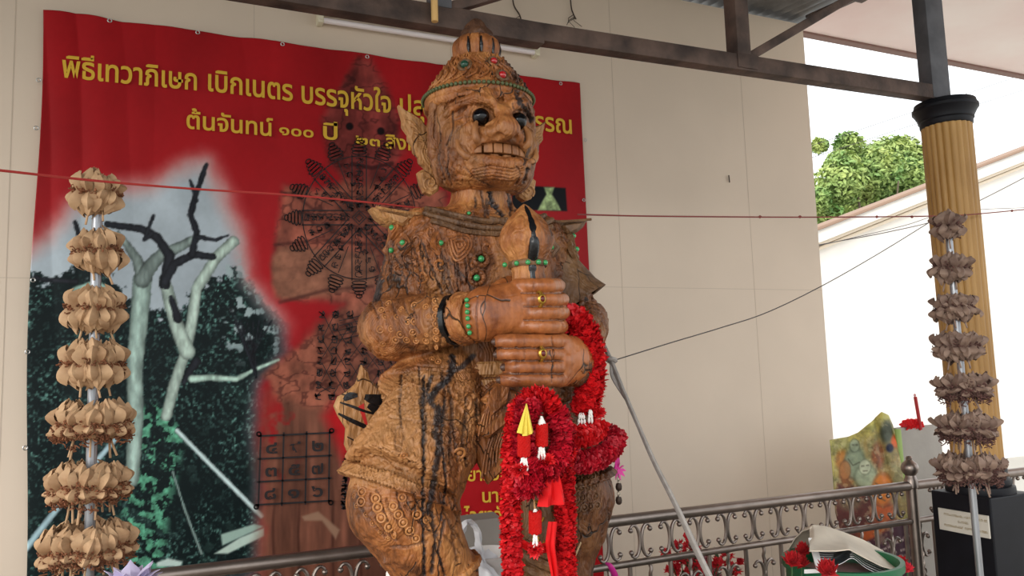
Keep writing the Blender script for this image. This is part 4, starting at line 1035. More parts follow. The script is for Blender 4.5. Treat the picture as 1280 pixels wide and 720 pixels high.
# nested lozenges and curls on the chest
q = MB()
for rr in (3, 8, 13, 18):
    P = on_body([(575-rr*.9, 306-rr*.5), (575-rr*.3, 306+rr*1.2), (575+rr*.8, 306+rr*.2), (575+rr*.5, 306-rr*.7), (575-rr*.9, 306-rr*.5)], .001)
    if len(P) > 4: q.tube(even(P), .0034, 6)
q.build('chest_lozenge', M_wood, statue)
for cx_, cy_, sg in ((540, 290, 1), (519, 300, -1), (610, 310, 1), (500, 336, 1), (527, 346, -1), (592, 332, -1), (512, 322, 1), (550, 330, 1)):
    P = on_body([(cx_+sg*(9-8*t)*math.cos(6.5*t+1), cy_+(9-8*t)*math.sin(6.5*t+1)) for t in np.linspace(0, 1, 12)], .001)
    if len(P) > 4: q = MB(); q.tube(even(P), [.002, .0045, .003], 6); q.build('chest_curl', M_wood, statue)
# shoulder horns
def px_plate(mb, outline, Y, th, bev=.006, f_=lambda p: p): mb.plate([f_(at(*p, Y)) for p in outline], th, (0, 1, 0), bev=bev)
ep = [(466, 258), (478, 261), (496, 264), (520, 266), (546, 270), (540, 284), (520, 288), (502, 284), (484, 278), (474, 270)]
for f_ in (lambda p: p, mir):
    q = MB(); px_plate(q, ep, SY-.05, .07, .012, f_); px_plate(q, [(480, 264), (500, 266), (514, 272), (505, 282), (488, 275)], SY-.064, .03, .008, f_)
    P = [f_(L(*p)) for p in ((542, 268, -.06), (520, 267, -.065), (498, 264, -.066), (470, 259, -.066))]; q.tube(smooth_path(P), .004, 6)
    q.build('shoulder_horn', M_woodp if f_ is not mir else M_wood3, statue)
# jewelled arm band
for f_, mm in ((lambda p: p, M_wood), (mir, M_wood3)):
    for px, py in ((497, 289), (488, 313), (508, 308), (543, 305)):
        h_ = hit(px, py) if f_ is not mir else None
        if h_ is None:
            if f_ is not mir: continue
            l = hit(px, py); p, n = mir(l[0]), np.array([-l[1][0], l[1][1], l[1][2]])
        else: p, n = h_
        u, v, w_ = frame(unit(n)); s_ = .026
        q = MB(); q.plate([p + u*s_*.9, p + v*s_*1.2, p - u*s_*.9, p - v*s_*1.2], .016, n, bev=.0); q.obox(p+n*.016, (s_*.42, s_*.42, .004), np.array([(u+v)*.7071, (v-u)*.7071, w_]), bev=.002)
        st_ = q.build('armband_stud', mm, statue, smooth=False); q = MB(); q.ball(p+n*.021, .0075, 10, 6); q.build('gem', M_green, st_)
for px, py, r in ((601, 324, 8), (596, 347, 8), (586, 268, 5)):
    h_ = hit(px, py)
    if h_ is None: continue
    p, n = h_; q = MB(); rr = r/450
    u, v, w_ = frame(n); q.ring(p, rr, rr*.35, n, 16, 6)
    for k in range(8): a = k*.785; q.ball(p + rr*.95*(u*math.cos(a)+v*math.sin(a)) + n*.003, rr*.33, 8, 5)
    st_ = q.build('chest_rosette', M_wood, statue); q = MB(); q.ball(p+n*.004, rr*.5, 10, 6); q.build('gem', M_green, st_)
# wrist cuff with green gems
wr, wd = L(581, 398, -.255), unit(L(590, 397, -.27)-el)
q = MB(); q.ring(wr-wd*.004, .060, .007, wd, 40, 8); q.ring(wr + wd*.026, .058, .006, wd, 40, 8)
u, v, w_ = frame(wd); Vr = [(.060, -.006), (.064, .0), (.063, .022), (.058, .028)]; q.lathe(Vr, wr, 40, axis=wd, caps=False); cuff = q.build('wrist_cuff', M_wood, statue)
q = MB()
for px, py in ((583.5, 375), (584, 382), (584, 390), (584.5, 398), (585.5, 408), (587, 416)):
    p = at(px, py, SY-.255)
    d = unit(p-EYE); c_ = wr + wd*.012; b = d @ (EYE-c_); qq = (EYE-c_) @ (EYE-c_) - .066**2; disc = b*b-qq
    if disc > 0: q.ball(EYE + d*(-b-math.sqrt(disc)), .006, 10, 6)
q.build('cuff_gems', M_green, cuff)
q = MB(); fd = unit(L(592, 396.5, -.265)-el); fl_ = np.linalg.norm(L(592, 396.5, -.265)-el); fc = el + fd*fl_*.80; rr_ = .086+(.054-.086)*.80
q.lathe([(rr_-.002, -.012), (rr_+.0035, -.010), (rr_+.003, .004), (rr_-.003, .006)], fc, 48, axis=fd, caps=False, rad=lambda a, i: 1+.012*math.sin(9*a+i)); q.build('resin_band', M_tarm, statue)
# upper-arm sleeve flares
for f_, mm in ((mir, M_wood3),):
    a, b = f_(L(519, 322, 0)), f_(el + np.array([0, .01, .06])); ax = unit(b-a); Ls = np.linalg.norm(b-a)
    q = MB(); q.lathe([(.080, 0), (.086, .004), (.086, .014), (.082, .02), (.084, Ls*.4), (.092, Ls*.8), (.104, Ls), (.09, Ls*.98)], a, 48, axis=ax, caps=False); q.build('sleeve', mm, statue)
# belt
q = MB(); q.lathe([(.192, 1.578), (.2, 1.585), (.2, 1.612), (.194, 1.618)], (SX, SY, 0), 64, rad=lambda a, i: 1-.13*abs(math.sin(a))); q.lathe([(.19, 1.55), (.196, 1.553), (.196, 1.57), (.19, 1.574)], (SX, SY, 0), 64, rad=lambda a, i: 1-.13*abs(math.sin(a)))
q.build('belt', M_woodp, statue)
# front sash in layered feathers
q = MB()
for k, (out, Y) in enumerate((([(596, 492), (618, 474), (650, 474), (652, 560), (634, 585), (612, 606), (600, 580), (592, 545)], SY-.17),
                            ([(592, 540), (606, 505), (628, 482), (648, 490), (636, 530), (612, 548)], SY-.19),
                            ([(604, 500), (618, 480), (640, 476), (636, 505), (616, 520)], SY-.205))): px_plate(q, out, Y, .03, .008)
for k in range(9):
    q.tube(smooth_path([at(598+k*4.5, 545-k*5, SY-.193), at(604+k*4, 520-k*5, SY-.198), at(616+k*3, 498-k*2, SY-.202)]), .0028, 6)
    q.tube(smooth_path([at(602+k*4.5, 598-k*5, SY-.172), at(606+k*4, 570-k*3, SY-.174), at(612+k*4, 548-k*2, SY-.175)]), .003, 6)
q.build('sash', M_wood, statue)
# flame shaped flap at the hip
fo = [(453, 456), (460, 462), (463, 474), (472, 482), (486, 486), (502, 492), (520, 510), (520, 580), (470, 604), (452, 590), (440, 574), (432, 556), (434, 536), (424, 520), (419, 508), (424, 496), (436, 489), (446, 480), (450, 468)]
q = MB(); px_plate(q, fo, SY+.10, .035, .008); flap = q.build('hip_flap', M_woodp, statue)
def strip(mb, pts, hw, Y, th):
    P = smooth_path([np.array([p[0], p[1], 0.]) for p in pts], 5); T = np.gradient(np.array(P), axis=0); n = len(P); up, dn = [], []
    for i, p in enumerate(P):
        t = unit(T[i]); f_ = .35+.65*math.sin(math.pi*(i+.6)/(n+.2)); up.append(at(p[0]-t[1]*hw*f_, p[1]+t[0]*hw*f_, Y)); dn.append(at(p[0]+t[1]*hw*f_, p[1]-t[0]*hw*f_, Y))
    mb.plate(up + dn[::-1], th, (0, 1, 0))
q = MB()
for st_, w_ in (([(425, 503), (440, 508), (456, 514), (482, 521)], 1.8), ([(423, 517), (440, 526), (458, 534), (484, 546)], 2.8), ([(430, 500), (437, 495), (447, 494)], 4.5), ([(456, 496), (472, 500), (492, 497)], 7), ([(460, 507), (476, 514), (494, 513)], 6), ([(434, 546), (452, 556), (468, 566)], 1)):
    strip(q, st_, w_, SY+.0985, .003)
q.build('resin_bands', M_tarm, flap)
q = MB(); q.plate([at(*p, SY+.099) for p in ((448, 508), (455, 504), (456, 516), (460, 532), (456, 530))], .003); q.build('red_patch', mat('red_paint', (190, 34, 30), .5), flap)

# ---------------- hands
def tip(vol, pts, rad, k=.006):
    chain(vol, pts, rad, k)
def finger(vol, pts, r0):
    P = smooth_path(pts, 4); n = len(P)
    for i in range(n-1):
        t = i/(n-1); bulge = 1 + .05*math.cos(t*9)
        vol.add(cone(P[i], P[i+1], r0*bulge*(1-.14*t), r0*(1-.14*(t+1/n))), .004)
def hand_mesh(name, lo, hi, builder, ops, m):
    v = Vol(lo, hi, .0026); builder(v); V, F = v.mesh(); N = normals(V, F)
    V = V + N*((fbm(V*np.array([60, 60, 60]), 61, 3)-.5)*.003)[:, None]; V, tar = carve(V, N, ops)
    o = mesh_obj(name, V, F, m, statue); set_attr(o, 'tar', tar); set_attr(o, 'pale', tar*0); return o
def build_upper(v):
    v.add(cone(L(592, 396.5, -.268), L(610, 393, -.29), .055, .057), .02)
    for (a, b, ra, rb) in (((606, 380, -.30), (654, 366, -.325), .042, .030), ((606, 392, -.30), (654, 384, -.335), .046, .036), ((606, 404, -.30), (654, 404, -.33), .042, .028)):
        v.add(cone(L(*a), L(*b), ra, rb), .022)
    for py, x1, dz in ((357, 698, 0), (374.5, 703, 0), (391, 704, 0), (408, 702, 0)):
        finger(v, [L(646, py+1, -.325), L(662, py, -.355), L(682, py, -.375), L(x1-6, py, -.355), L(x1, py, -.31), L(x1-8, py+1, -.27)], .0178)
    finger(v, [L(612, 372, -.25), L(630, 356, -.23), L(655, 352, -.215)], .02)
upper = hand_mesh('upper_hand', L(520, 450, -.1)*[1, 0, 1] + [0, SY-.44, 0], L(725, 335, -.2)*[1, 0, 1] + [0.02, SY-.12, 0], build_upper,
    [([(652, 366), (676, 366), (704, 366)], 1.2, -.004, .5), ([(655, 383), (704, 383)], 1.2, -.004, .5), ([(655, 400), (704, 400)], 1.2, -.004, .5), ([(667, 352), (667, 362)], 1, -.002, .15), ([(668, 369), (668, 380)], 1, -.002, .1), ([(597, 370), (595, 397), (598, 424)], 1.4, -.003, .35), ([(630, 372), (648, 368)], .9, -.001, .1)], M_wood2)
def build_lower(v):
    v.add(cone(L(722, 452, -.255), L(712, 450, -.28), .062, .056), .02)
    for (a, b, ra, rb) in (((712, 438, -.29), (700, 428, -.325), .034, .024), ((712, 450, -.29), (700, 450, -.33), .044, .030), ((712, 462, -.29), (700, 470, -.325), .034, .024)):
        v.add(cone(L(*a), L(*b), ra, rb), .02)
    for py, x1 in ((426.5, 622), (443, 624), (459, 633), (474.5, 628)):
        finger(v, [L(704, py, -.32), L(694, py, -.35), L(674, py, -.372), L(652, py, -.372), L(x1+8, py, -.355), L(x1+1, py, -.332)], .0172)
    finger(v, [L(706, 432, -.24), L(690, 424, -.22), L(668, 422, -.205)], .019)
lower = hand_mesh('lower_hand', L(545, 520, -.1)*[1, 0, 1] + [0, SY-.44, 0], L(755, 395, -.2)*[1, 0, 1] + [.07, SY-.12, 0], build_lower,
    [([(618, 435), (660, 435), (704, 435)], 1.2, -.004, .6), ([(620, 451), (704, 451)], 1.2, -.004, .6), ([(625, 467), (704, 467)], 1.2, -.004, .6), ([(656, 422), (656, 432)], 1, -.002, .1), ([(656, 438), (656, 448)], 1, -.002, .1), ([(690, 420), (692, 445), (690, 478)], 1.1, -.003, .3), ([(627, 470), (655, 479)], 1, -.001, .2)], M_wood2)
M_nail = mat('dark_carved_nail', (78, 52, 40), .4)
for px, py in ((622, 427), (624, 443), (633, 459), (628, 475)):
    p = at(px, py, SY-.355); q = MB(); q.ball(p + np.array([.002, .013, 0]), (.013, .0085, .0095), 12, 8); q.build('fingernail', M_nail, lower)
for hnd, px, py in ((upper, 673, 374.5), (lower, 674, 442)):
    c_ = at(px, py, SY-.374); q = MB(); q.ring(c_, .0185, .004, (1, .1, 0), 24, 8); q.ball(c_ + [0, -.019, 0], (.011, .005, .013), 12, 6); rg = q.build('finger_ring', M_gilt, hnd)
    q = MB(); q.ball(c_ + [0, -.023, 0], (.006, .004, .0075), 12, 6); q.build('stone', mat('dark_red_stone', (92, 18, 14), .15), rg)

# ---------------- club
cT = L(655, 255, -.30); cB = L(686, 760, -.34)
ct = lambda py: at(655 + (py-255)*(31/505.), py, SY-.30-.04*(py-255)/505.)
club_ax = unit(cB-cT); z0 = cT
pr = [(.002, 255), (.010, 258), (.018, 262), (.030, 268), (.046, 276), (.060, 286), (.069, 297), (.070, 303), (.064, 312), (.050, 322), (.042, 329), (.043, 334), (.040, 340), (.042, 352)]
q = MB(); q.lathe([(r, np.linalg.norm(ct(y)-cT)) for r, y in pr], cT, 64, axis=club_ax, rad=lambda a, i: 1+.03*math.cos(8*a)); clb = q.build('club_head', M_wood, statue)
set_attr(clb, 'tar', np.zeros(len(clb.data.vertices))); set_attr(clb, 'pale', np.zeros(len(clb.data.vertices)))
q = MB(); P = []
for r, y in pr[1:]:
    c_ = ct(y); d = unit(unit(EYE-c_)+np.array([.30, 0, 0])); P.append(c_ + d*(r-.0085 if y > 296 else max(r-.003, .002)))
q.tube(smooth_path(P, 3), [.004, .009, .0125, .0135, .0135, .0125, .012, .012], 12); q.build('resin_stripe', M_tarm, clb)
q = MB(); q.lathe([(.046, np.linalg.norm(ct(327)-cT)), (.049, np.linalg.norm(ct(329)-cT)), (.049, np.linalg.norm(ct(333)-cT)), (.046, np.linalg.norm(ct(335)-cT))], cT, 40, axis=club_ax); col_ = q.build('club_collar', M_wood3, statue)
q = MB()
for px in (631, 640, 650, 662, 672):
    c_ = ct(331); p = at(px, 331, c_[1]); dxx = p[0]-c_[0]; q.ball([p[0], c_[1]-math.sqrt(max(.0505**2-dxx*dxx, 0)), p[2]], .0065, 10, 6)
q.build('gems', M_green, col_)
ln = lambda y: np.linalg.norm(ct(y)-cT)
q = MB(); q.lathe([(.040, ln(352)), (.040, ln(480)), (.046, ln(520)), (.052, ln(600)), (.054, ln(670)), (.056, ln(684)), (.056, ln(800)), (.05, ln(830))], cT, 48, axis=club_ax)
for k in range(7):
    P = []
    for j in range(24):
        t = j/23; y = 684 + 40*t + k*14 - 20; a = -2.2 + 3.4*t; c_ = ct(y); u, v, w_ = frame(club_ax); P.append(c_ + .054*(math.cos(a-1.6)*np.array([1., 0, 0]) + math.sin(a-1.6)*np.array([0, 1., 0])))
    q.tube(P, [.004, .013, .013, .004], 8)
shaft = q.build('club_shaft', M_wood3, statue)
q = MB()
for px, py, s_ in ((664, 618, 1), (660, 641, -1), (657, 655, 1), (661, 669, -1), (664, 690, 1), (672, 605, -1)):
    c_ = ct(py); P = []
    for j in range(20):
        t = j/19; r = .017*(1-t*.8); a = t*8.5*s_; xx = (px-(655+(py-255)*.0614))/470. + r*math.cos(a); xx = max(-.045, min(.045, xx)); P.append([c_[0]+xx, c_[1]-math.sqrt(.0545**2-xx*xx), c_[2]+r*math.sin(a)])
    q.tube(P, .0024, 6)
q.build('gold_scrolls', M_gilt, shaft)
# pedestal that carries the statue
pb = MB(); pb.box((SX-.62, 1.5, 0), (SX+.62, 2.6, .78), bev=.015); pb.box((SX-.58, 1.54, .78), (SX+.58, 2.56, .86), bev=.015)
tag(pb.build('plinth', mat('grey_plinth', (150, 142, 134), .7, var=.08), smooth=False), 'grey block plinth under the carved statue', 'plinth')
# ------------------------------------------------------------------ head of the statue
vh = Vol((SX-.20, SY-.26, 2.04), (SX+.20, SY+.20, 2.47), .0026)
H = lambda x, y, z: W3(x, y, z)
vh.add(ell(H(0, .0, 2.28), (.146, .155, .165)))
vh.add(ell(H(0, -.04, 2.168), (.128, .118, .070)), .05)
for s in (-1, 1):
    vh.add(ell(H(s*.092, -.085, 2.215), (.048, .055, .055)), .035)
    vh.add(ell(H(s*.10, -.03, 2.15), (.04, .07, .05)), .03)
vh.add(ell(H(0, -.120, 2.122), (.078, .048, .032)), .02)
vh.add(ell(H(0, -.125, 2.19), (.078, .05, .05)), .03)                       # muzzle
for s in (-1, 1):
    chain(vh, [H(s*.014, -.168, 2.288), H(s*.035, -.172, 2.306), H(s*.07, -.158, 2.318), H(s*.105, -.125, 2.310), H(s*.138, -.07, 2.28)], [.014, .016, .015, .013, .008], .006)
    chain(vh, [H(s*.02, -.165, 2.31), H(s*.06, -.16, 2.338), H(s*.105, -.125, 2.335)], [.008, .009, .006], .004)
    vh.cut(ell(H(s*.055, -.165, 2.27), (.029, .028, .025)), .012)
    for rr, r in ((.028, .006), (.037, .005)):
        pts = [H(s*(.055+rr*math.cos(a)*1.1), -.148 + .02*(abs(math.cos(a)))*(.4+.6*(math.cos(a) > 0)), 2.268+rr*math.sin(a)*.95) for a in np.linspace(0, 2*math.pi, 15)]
        chain(vh, pts, [r]*15, .005)
    vh.add(ell(H(s*.038, -.170, 2.219), (.024, .027, .021)), .010)
    chain(vh, [H(s*.028, -.178, 2.236), H(s*.052, -.160, 2.226), H(s*.066, -.148, 2.205), H(s*.062, -.152, 2.188)], [.008, .009, .009, .006], .010)
    chain(vh, [H(s*.075, -.138, 2.245), H(s*.10, -.118, 2.24), H(s*.118, -.085, 2.25)], [.010, .012, .008], .012)
    chain(vh, [H(s*.09, -.12, 2.19), H(s*.112, -.09, 2.175), H(s*.12, -.06, 2.19), H(s*.115, -.07, 2.21)], [.012, .013, .011, .006], .01)
    # side strap in front of the ear
    chain(vh, [H(s*.142, -.03, 2.33), H(s*.147, -.02, 2.27), H(s*.142, -.015, 2.20), H(s*.125, -.01, 2.12)], [.016, .017, .017, .012], .006)
    chain(vh, [H(s*.132, -.07, 2.31), H(s*.134, -.065, 2.25)], [.016, .014], .008)
chain(vh, [H(0, -.155, 2.306), H(0, -.178, 2.275), H(0, -.195, 2.242)], [.013, .019, .026], .014)
vh.add(ell(H(0, -.198, 2.228), (.036, .032, .030)), .012)
for s in (-1, 1): vh.cut(ell(H(s*.024, -.202, 2.203), (.012, .014, .010)), .006)
# forehead wrinkles, cheek curls and jaw strips
for s in (-1, 1):
    for j in range(3): chain(vh, [H(s*.012, -.166+.003*j, 2.318+.009*j), H(s*.045, -.160+.004*j, 2.338+.008*j), H(s*.09, -.133+.005*j, 2.342+.006*j), H(s*.125, -.09, 2.325+.006*j)], [.004, .0055, .0055, .003], .003)
    for j in range(4):
        a = .5+.25*j; chain(vh, [H(s*(.122-.004*j), -.085+.012*j, 2.25-.028*j), H(s*(.134-.004*j), -.06+.010*j, 2.235-.028*j), H(s*(.130-.004*j), -.045+.008*j, 2.215-.028*j), H(s*(.118-.004*j), -.065+.010*j, 2.212-.028*j)], [.005, .0085, .0075, .004], .004)
    chain(vh, [H(s*.016, -.186, 2.262), H(s*.030, -.178, 2.250), H(s*.045, -.160, 2.245)], [.005, .005, .003], .004)
    for j in range(3): chain(vh, [H(s*.06, -.150+.01*j, 2.128-.010*j), H(s*.088, -.122+.01*j, 2.138-.012*j), H(s*.108, -.085+.01*j, 2.150-.014*j)], [.004, .006, .004], .004)
# upper lip, mouth, lower lip
chain(vh, [H(x, -.176+abs(x)**2*5.5, 2.200 + .006*math.cos(x*30)) for x in np.linspace(-.085, .085, 11)], [.007]+[.0105]*9+[.007], .008)
vh.cut(ell(H(0, -.165, 2.172), (.084, .045, .026)), .005)
chain(vh, [H(x, -.174+abs(x)**2*5, 2.138+abs(x)*.16) for x in np.linspace(-.092, .092, 11)], [.009]+[.0165]*9+[.009], .008)
chain(vh, [H(x, -.160+abs(x)**2*5, 2.114+abs(x)*.20) for x in np.linspace(-.10, .10, 9)], [.009]+[.014]*7+[.009], .014)
vh.add(ell(H(0, -.03, 2.118), (.10, .09, .028)), .03)
V, F = vh.mesh(); N = normals(V, F)
q = fbm(V*np.array([34, 34, 20]), 71, 4)-.5; q2 = fbm(V*90, 72, 3)-.5
V = V + N*(q*.0045+q2*.0022)[:, None]; N = normals(V, F)
ops = []
for k in range(5): ops.append(([(560+k*4, 132-k), (583+k*3, 128-k*2), (602+k*2, 133-k*1.5), (616, 142-k*2)], 1, -.003, .1))
for k in range(4): ops.append(([(586-k*4, 150+k*3), (575-k*4, 160+k*4), (572-k*3, 176+k*3)], 1, -.003, .25))
for k in range(5): ops.append(([(590+k, 212+k*4), (615, 207+k*4.5), (640, 212+k*4), (652, 208+k*3)], 1, -.003, .15))
ops += [([(568, 150), (580, 146), (590, 146)], 1, -.003, .3), ([(544, 138), (543, 172)], 1.3, -.004, .3), ([(566, 140), (566, 162), (558, 182)], 1.4, -.005, .6), ([(550, 180), (548, 200), (556, 225)], 1.4, -.005, .5), ([(560, 185), (559, 215), (564, 232)], 1.4, -.005, .5), ([(580, 208), (592, 222), (612, 232)], 1.3, -.004, .4), ([(646, 208), (652, 218), (645, 230)], 1.3, -.004, .5)]
ops += [([(645, 118), (652, 130), (660, 140), (664, 150)], 3.2, -.002, .9), ([(654, 165), (662, 185), (656, 205)], 2, -.004, .8), ([(660, 210), (655, 228)], 2.2, -.004, .8), ([(644, 184), (654, 190), (656, 200)], 2.5, -.003, .9)]
ops += rndlines(40, (545, 180, 588, 228), 9, .3, 31, .9, -.003, .12); ops += rndlines(12, (548, 120, 600, 140), 8, -.6, 33, 1, -.0025, .15); ops += rndlines(10, (640, 108, 664, 140), 12, .4, 35, 1.2, -.003, .6)
V, tar = carve(V, N, ops)
head = mesh_obj('head', V, F, M_wood, statue); set_attr(head, 'tar', tar); set_attr(head, 'dark', np.maximum(sstep(.03, .13, V[:, 0]-SX)*.7, sstep(.5, .62, fbm(V*np.array([9, 9, 5]), 59, 4))*.6)); set_attr(head, 'pale', (fbm(V*14, 52, 3) > .58)*.25)  # one side of the face darkened with painted shade; random blotches are wood tone
for s in (-1, 1):
    q = MB(); q.ball(H(s*.055, -.153, 2.269), .0235, 24, 16); q.build('eye', M_eye, head)
# teeth
M_tooth = wood_mat('tooth_timber', (112, 68, 36), (156, 102, 58), (180, 126, 78), tar=False, bumpk=.2)
q = MB()
for k, x in enumerate((-.062, -.037, -.0125, .0125, .037, .062)):
    y = -.160+x*x*5; q.obox(H(x, y, 2.184), (.0122, .010, .0135), np.array([unit((1, 10*x, 0)), unit((-10*x, 1, 0)), (0, 0, 1)]), bev=.003)
q.build('upper_teeth', M_tooth, head)
q = MB()
for k, x in enumerate((-.052, -.022, .014, .048)):
    y = -.158+x*x*5; q.obox(H(x, y, 2.159), (.0115, .009, .0085), np.array([unit((1, 10*x, 0)), unit((-10*x, 1, 0)), (0, 0, 1)]), bev=.003)
q.build('lower_teeth', M_tooth, head)
for s in (-1, 1):
    q = MB(); q.tube(smooth_path([H(s*.076, -.135, 2.158), H(s*.096, -.145, 2.160), H(s*.112, -.138, 2.178), H(s*.114, -.128, 2.205), H(s*.106, -.125, 2.222)]), [.010, .0105, .008, .006, .002], 10); q.build('tusk', M_tooth, head)
    q = MB(); q.tube(smooth_path([H(s*.066, -.158, 2.195), H(s*.076, -.168, 2.205), H(s*.078, -.166, 2.228), H(s*.072, -.160, 2.248), H(s*.066, -.156, 2.258)]), [.010, .0105, .009, .006, .002], 10); q.build('tusk', M_tooth, head)
# crown
def lump(a, i): return 1 + .010*math.cos(18*a+i*1.6) + .008*math.cos(31*a-i)
prof = [(.148, 2.325), (.157, 2.332), (.160, 2.342), (.156, 2.352), (.158, 2.360), (.158, 2.372), (.150, 2.380), (.141, 2.394), (.134, 2.403), (.126, 2.416), (.118, 2.426), (.110, 2.440), (.101, 2.450), (.093, 2.464), (.084, 2.474), (.077, 2.486), (.060, 2.492)]
pf = []
for (r, z), (r2, z2) in zip(prof[:-1], prof[1:]): pf += [(r, z), ((r+r2)/2, (z+z2)/2)]
pf.append(prof[-1])
q = MB(); q.lathe([(r*.985, z) for r, z in pf], (SX, SY-.003, 0), 160, rad=lambda a, i: lump(a, i) if i > 10 else 1.0)
for row, (r, z, n, sz) in enumerate(((.141, 2.396, 30, .013), (.122, 2.424, 26, .013), (.105, 2.448, 22, .012), (.087, 2.472, 18, .012))):
    for k in range(n):
        a = 2*math.pi*(k+.5*(row % 2))/n; d = np.array([math.cos(a), math.sin(a), 0]); c_ = np.array([SX, SY-.003, z]) + d*r
        u = np.array([-d[1], d[0], 0]); q.tube([c_ - u*sz*.6 - d*.002 + [0, 0, -.008], c_ - d*.004 + [0, 0, .010], c_ + u*sz*.6 - d*.002 + [0, 0, -.008]], [.003, .005, .003], 6)
# swirling leaf carving on the crown
for k in range(26):
    a0 = 2*math.pi*k/26; P = []
    for j in range(14):
        t = j/13; a = a0 + .22*math.sin(t*5); z = 2.385 + .095*t; r = np.interp(z, [p[1] for p in prof], [p[0] for p in prof]) + .002; P.append([SX+r*math.cos(a), SY-.003+r*math.sin(a), z])
    q.tube(P, [.003, .0045, .003], 6)
crown = q.build('crown', M_wood3 if False else M_wood, statue); nv = len(crown.data.vertices); Vc = np.zeros(nv*3); crown.data.vertices.foreach_get('co', Vc); Vc = Vc.reshape(-1, 3) + WLOC[statue]
set_attr(crown, 'tar', sstep(.5, .6, fbm(Vc*24, 81, 3))*sstep(.02, .09, Vc[:, 0]-SX)*.9); set_attr(crown, 'pale', np.zeros(nv))
q = MB()
for k in range(78):
    a = 2*math.pi*k/78; q.ball([SX+.160*math.cos(a), SY-.003+.160*math.sin(a), 2.3665], .0058, 8, 5)
q.build('band_beads', M_dkgreen, crown)
for (a, r, z, mm, s_) in ((-1.50, .151, 2.392, M_redg, .011), (-1.53, .109, 2.447, M_redg, .010), (-2.25, .119, 2.432, mat('dark_green_gem', (30, 70, 52), .15), .012)):
    c_ = np.array([SX+r*math.cos(a), SY-.003+r*math.sin(a), z]); n_ = unit((math.cos(a), math.sin(a), .35))
    q = MB(); q.ring(c_, s_*1.35, s_*.45, n_, 18, 8); st_ = q.build('gem_setting', M_wood3, crown); q = MB(); q.ball(c_+n_*.002, s_, 12, 8); q.build('gem', mm, st_)
q = MB(); tpf = [(.052, 2.476), (.060, 2.483), (.066, 2.496), (.0705, 2.512), (.0715, 2.526), (.067, 2.541), (.056, 2.553), (.040, 2.558)]
q.lathe(tpf, (SX, SY, 0), 180, rad=lambda a, i: 1 - .17*max(0, 1-abs(math.sin(5.5*a+.35*math.sin(3*a)))*2.6) + .015*math.sin(13*a)); knob = q.build('topknot', M_wood, statue)
for o_ in (knob,): n_ = len(o_.data.vertices); set_attr(o_, 'tar', np.zeros(n_)); set_attr(o_, 'pale', np.zeros(n_))
q = MB(); q.lathe([(.042, 2.548), (.048, 2.556), (.047, 2.566), (.040, 2.578), (.031, 2.588), (.028, 2.598), (.018, 2.610), (.008, 2.618), (.002, 2.620)], (SX, SY, 0), 60, rad=lambda a, i: 1+.10*math.cos(5*a+i)+.05*math.cos(11*a)); q.build('topknot_cap', wood_mat('weathered_timber', (54, 34, 24), (92, 60, 40), (128, 88, 58), tar=False), knob)
q = MB()
for k in range(4):
    a = -2.3 + k*.55; q.tube([[SX+.068*math.cos(a), SY+.068*math.sin(a), z] for z in (2.492, 2.512, 2.538)], [.002, .006, .002], 6)
q.build('resin_seams', M_tarm, knob)
# flame shaped ears
eo = [(499, 130), (506, 136), (516, 141), (527, 148), (536, 160), (542, 176), (548, 196), (549, 214), (545, 224), (538, 220), (533, 209), (526, 203), (525, 196), (518, 189), (517, 181), (511, 174), (511, 166), (504, 156), (504, 148)]
co = [(524, 214), (529, 211), (536, 214), (541, 220), (546, 222), (551, 228), (549, 238), (541, 243), (532, 239), (527, 228)]
for s, f_ in ((-1, lambda p: p), (1, mir)):
    q = MB(); px_plate(q, eo, SY+.02, .03, .006, f_)
    for k in range(7):
        q.tube(smooth_path([f_(at(507+k*5.2, 148+k*9, SY+.019)), f_(at(514+k*4.9, 150+k*9, SY+.016)), f_(at(521+k*4.0, 157+k*9.2, SY+.018))]), .003, 6)
    for k in range(3): q.ring(f_(at(532+k*4, 180+k*14, SY+.018)), .007, .002, (0, 1, 0), 12, 5)
    ear = q.build('ear', M_woodp, statue)
    q = MB(); px_plate(q, co, SY+.0, .04, .008, f_)
    P = [f_(at(538+ (9-8.2*t)*math.cos(t*9+2.2), 229+(9-8.2*t)*math.sin(t*9+2.2), SY-.002)) for t in np.linspace(0, 1, 30)]; q.tube(P, .0032, 6); q.build('ear_curl', M_woodp, ear)
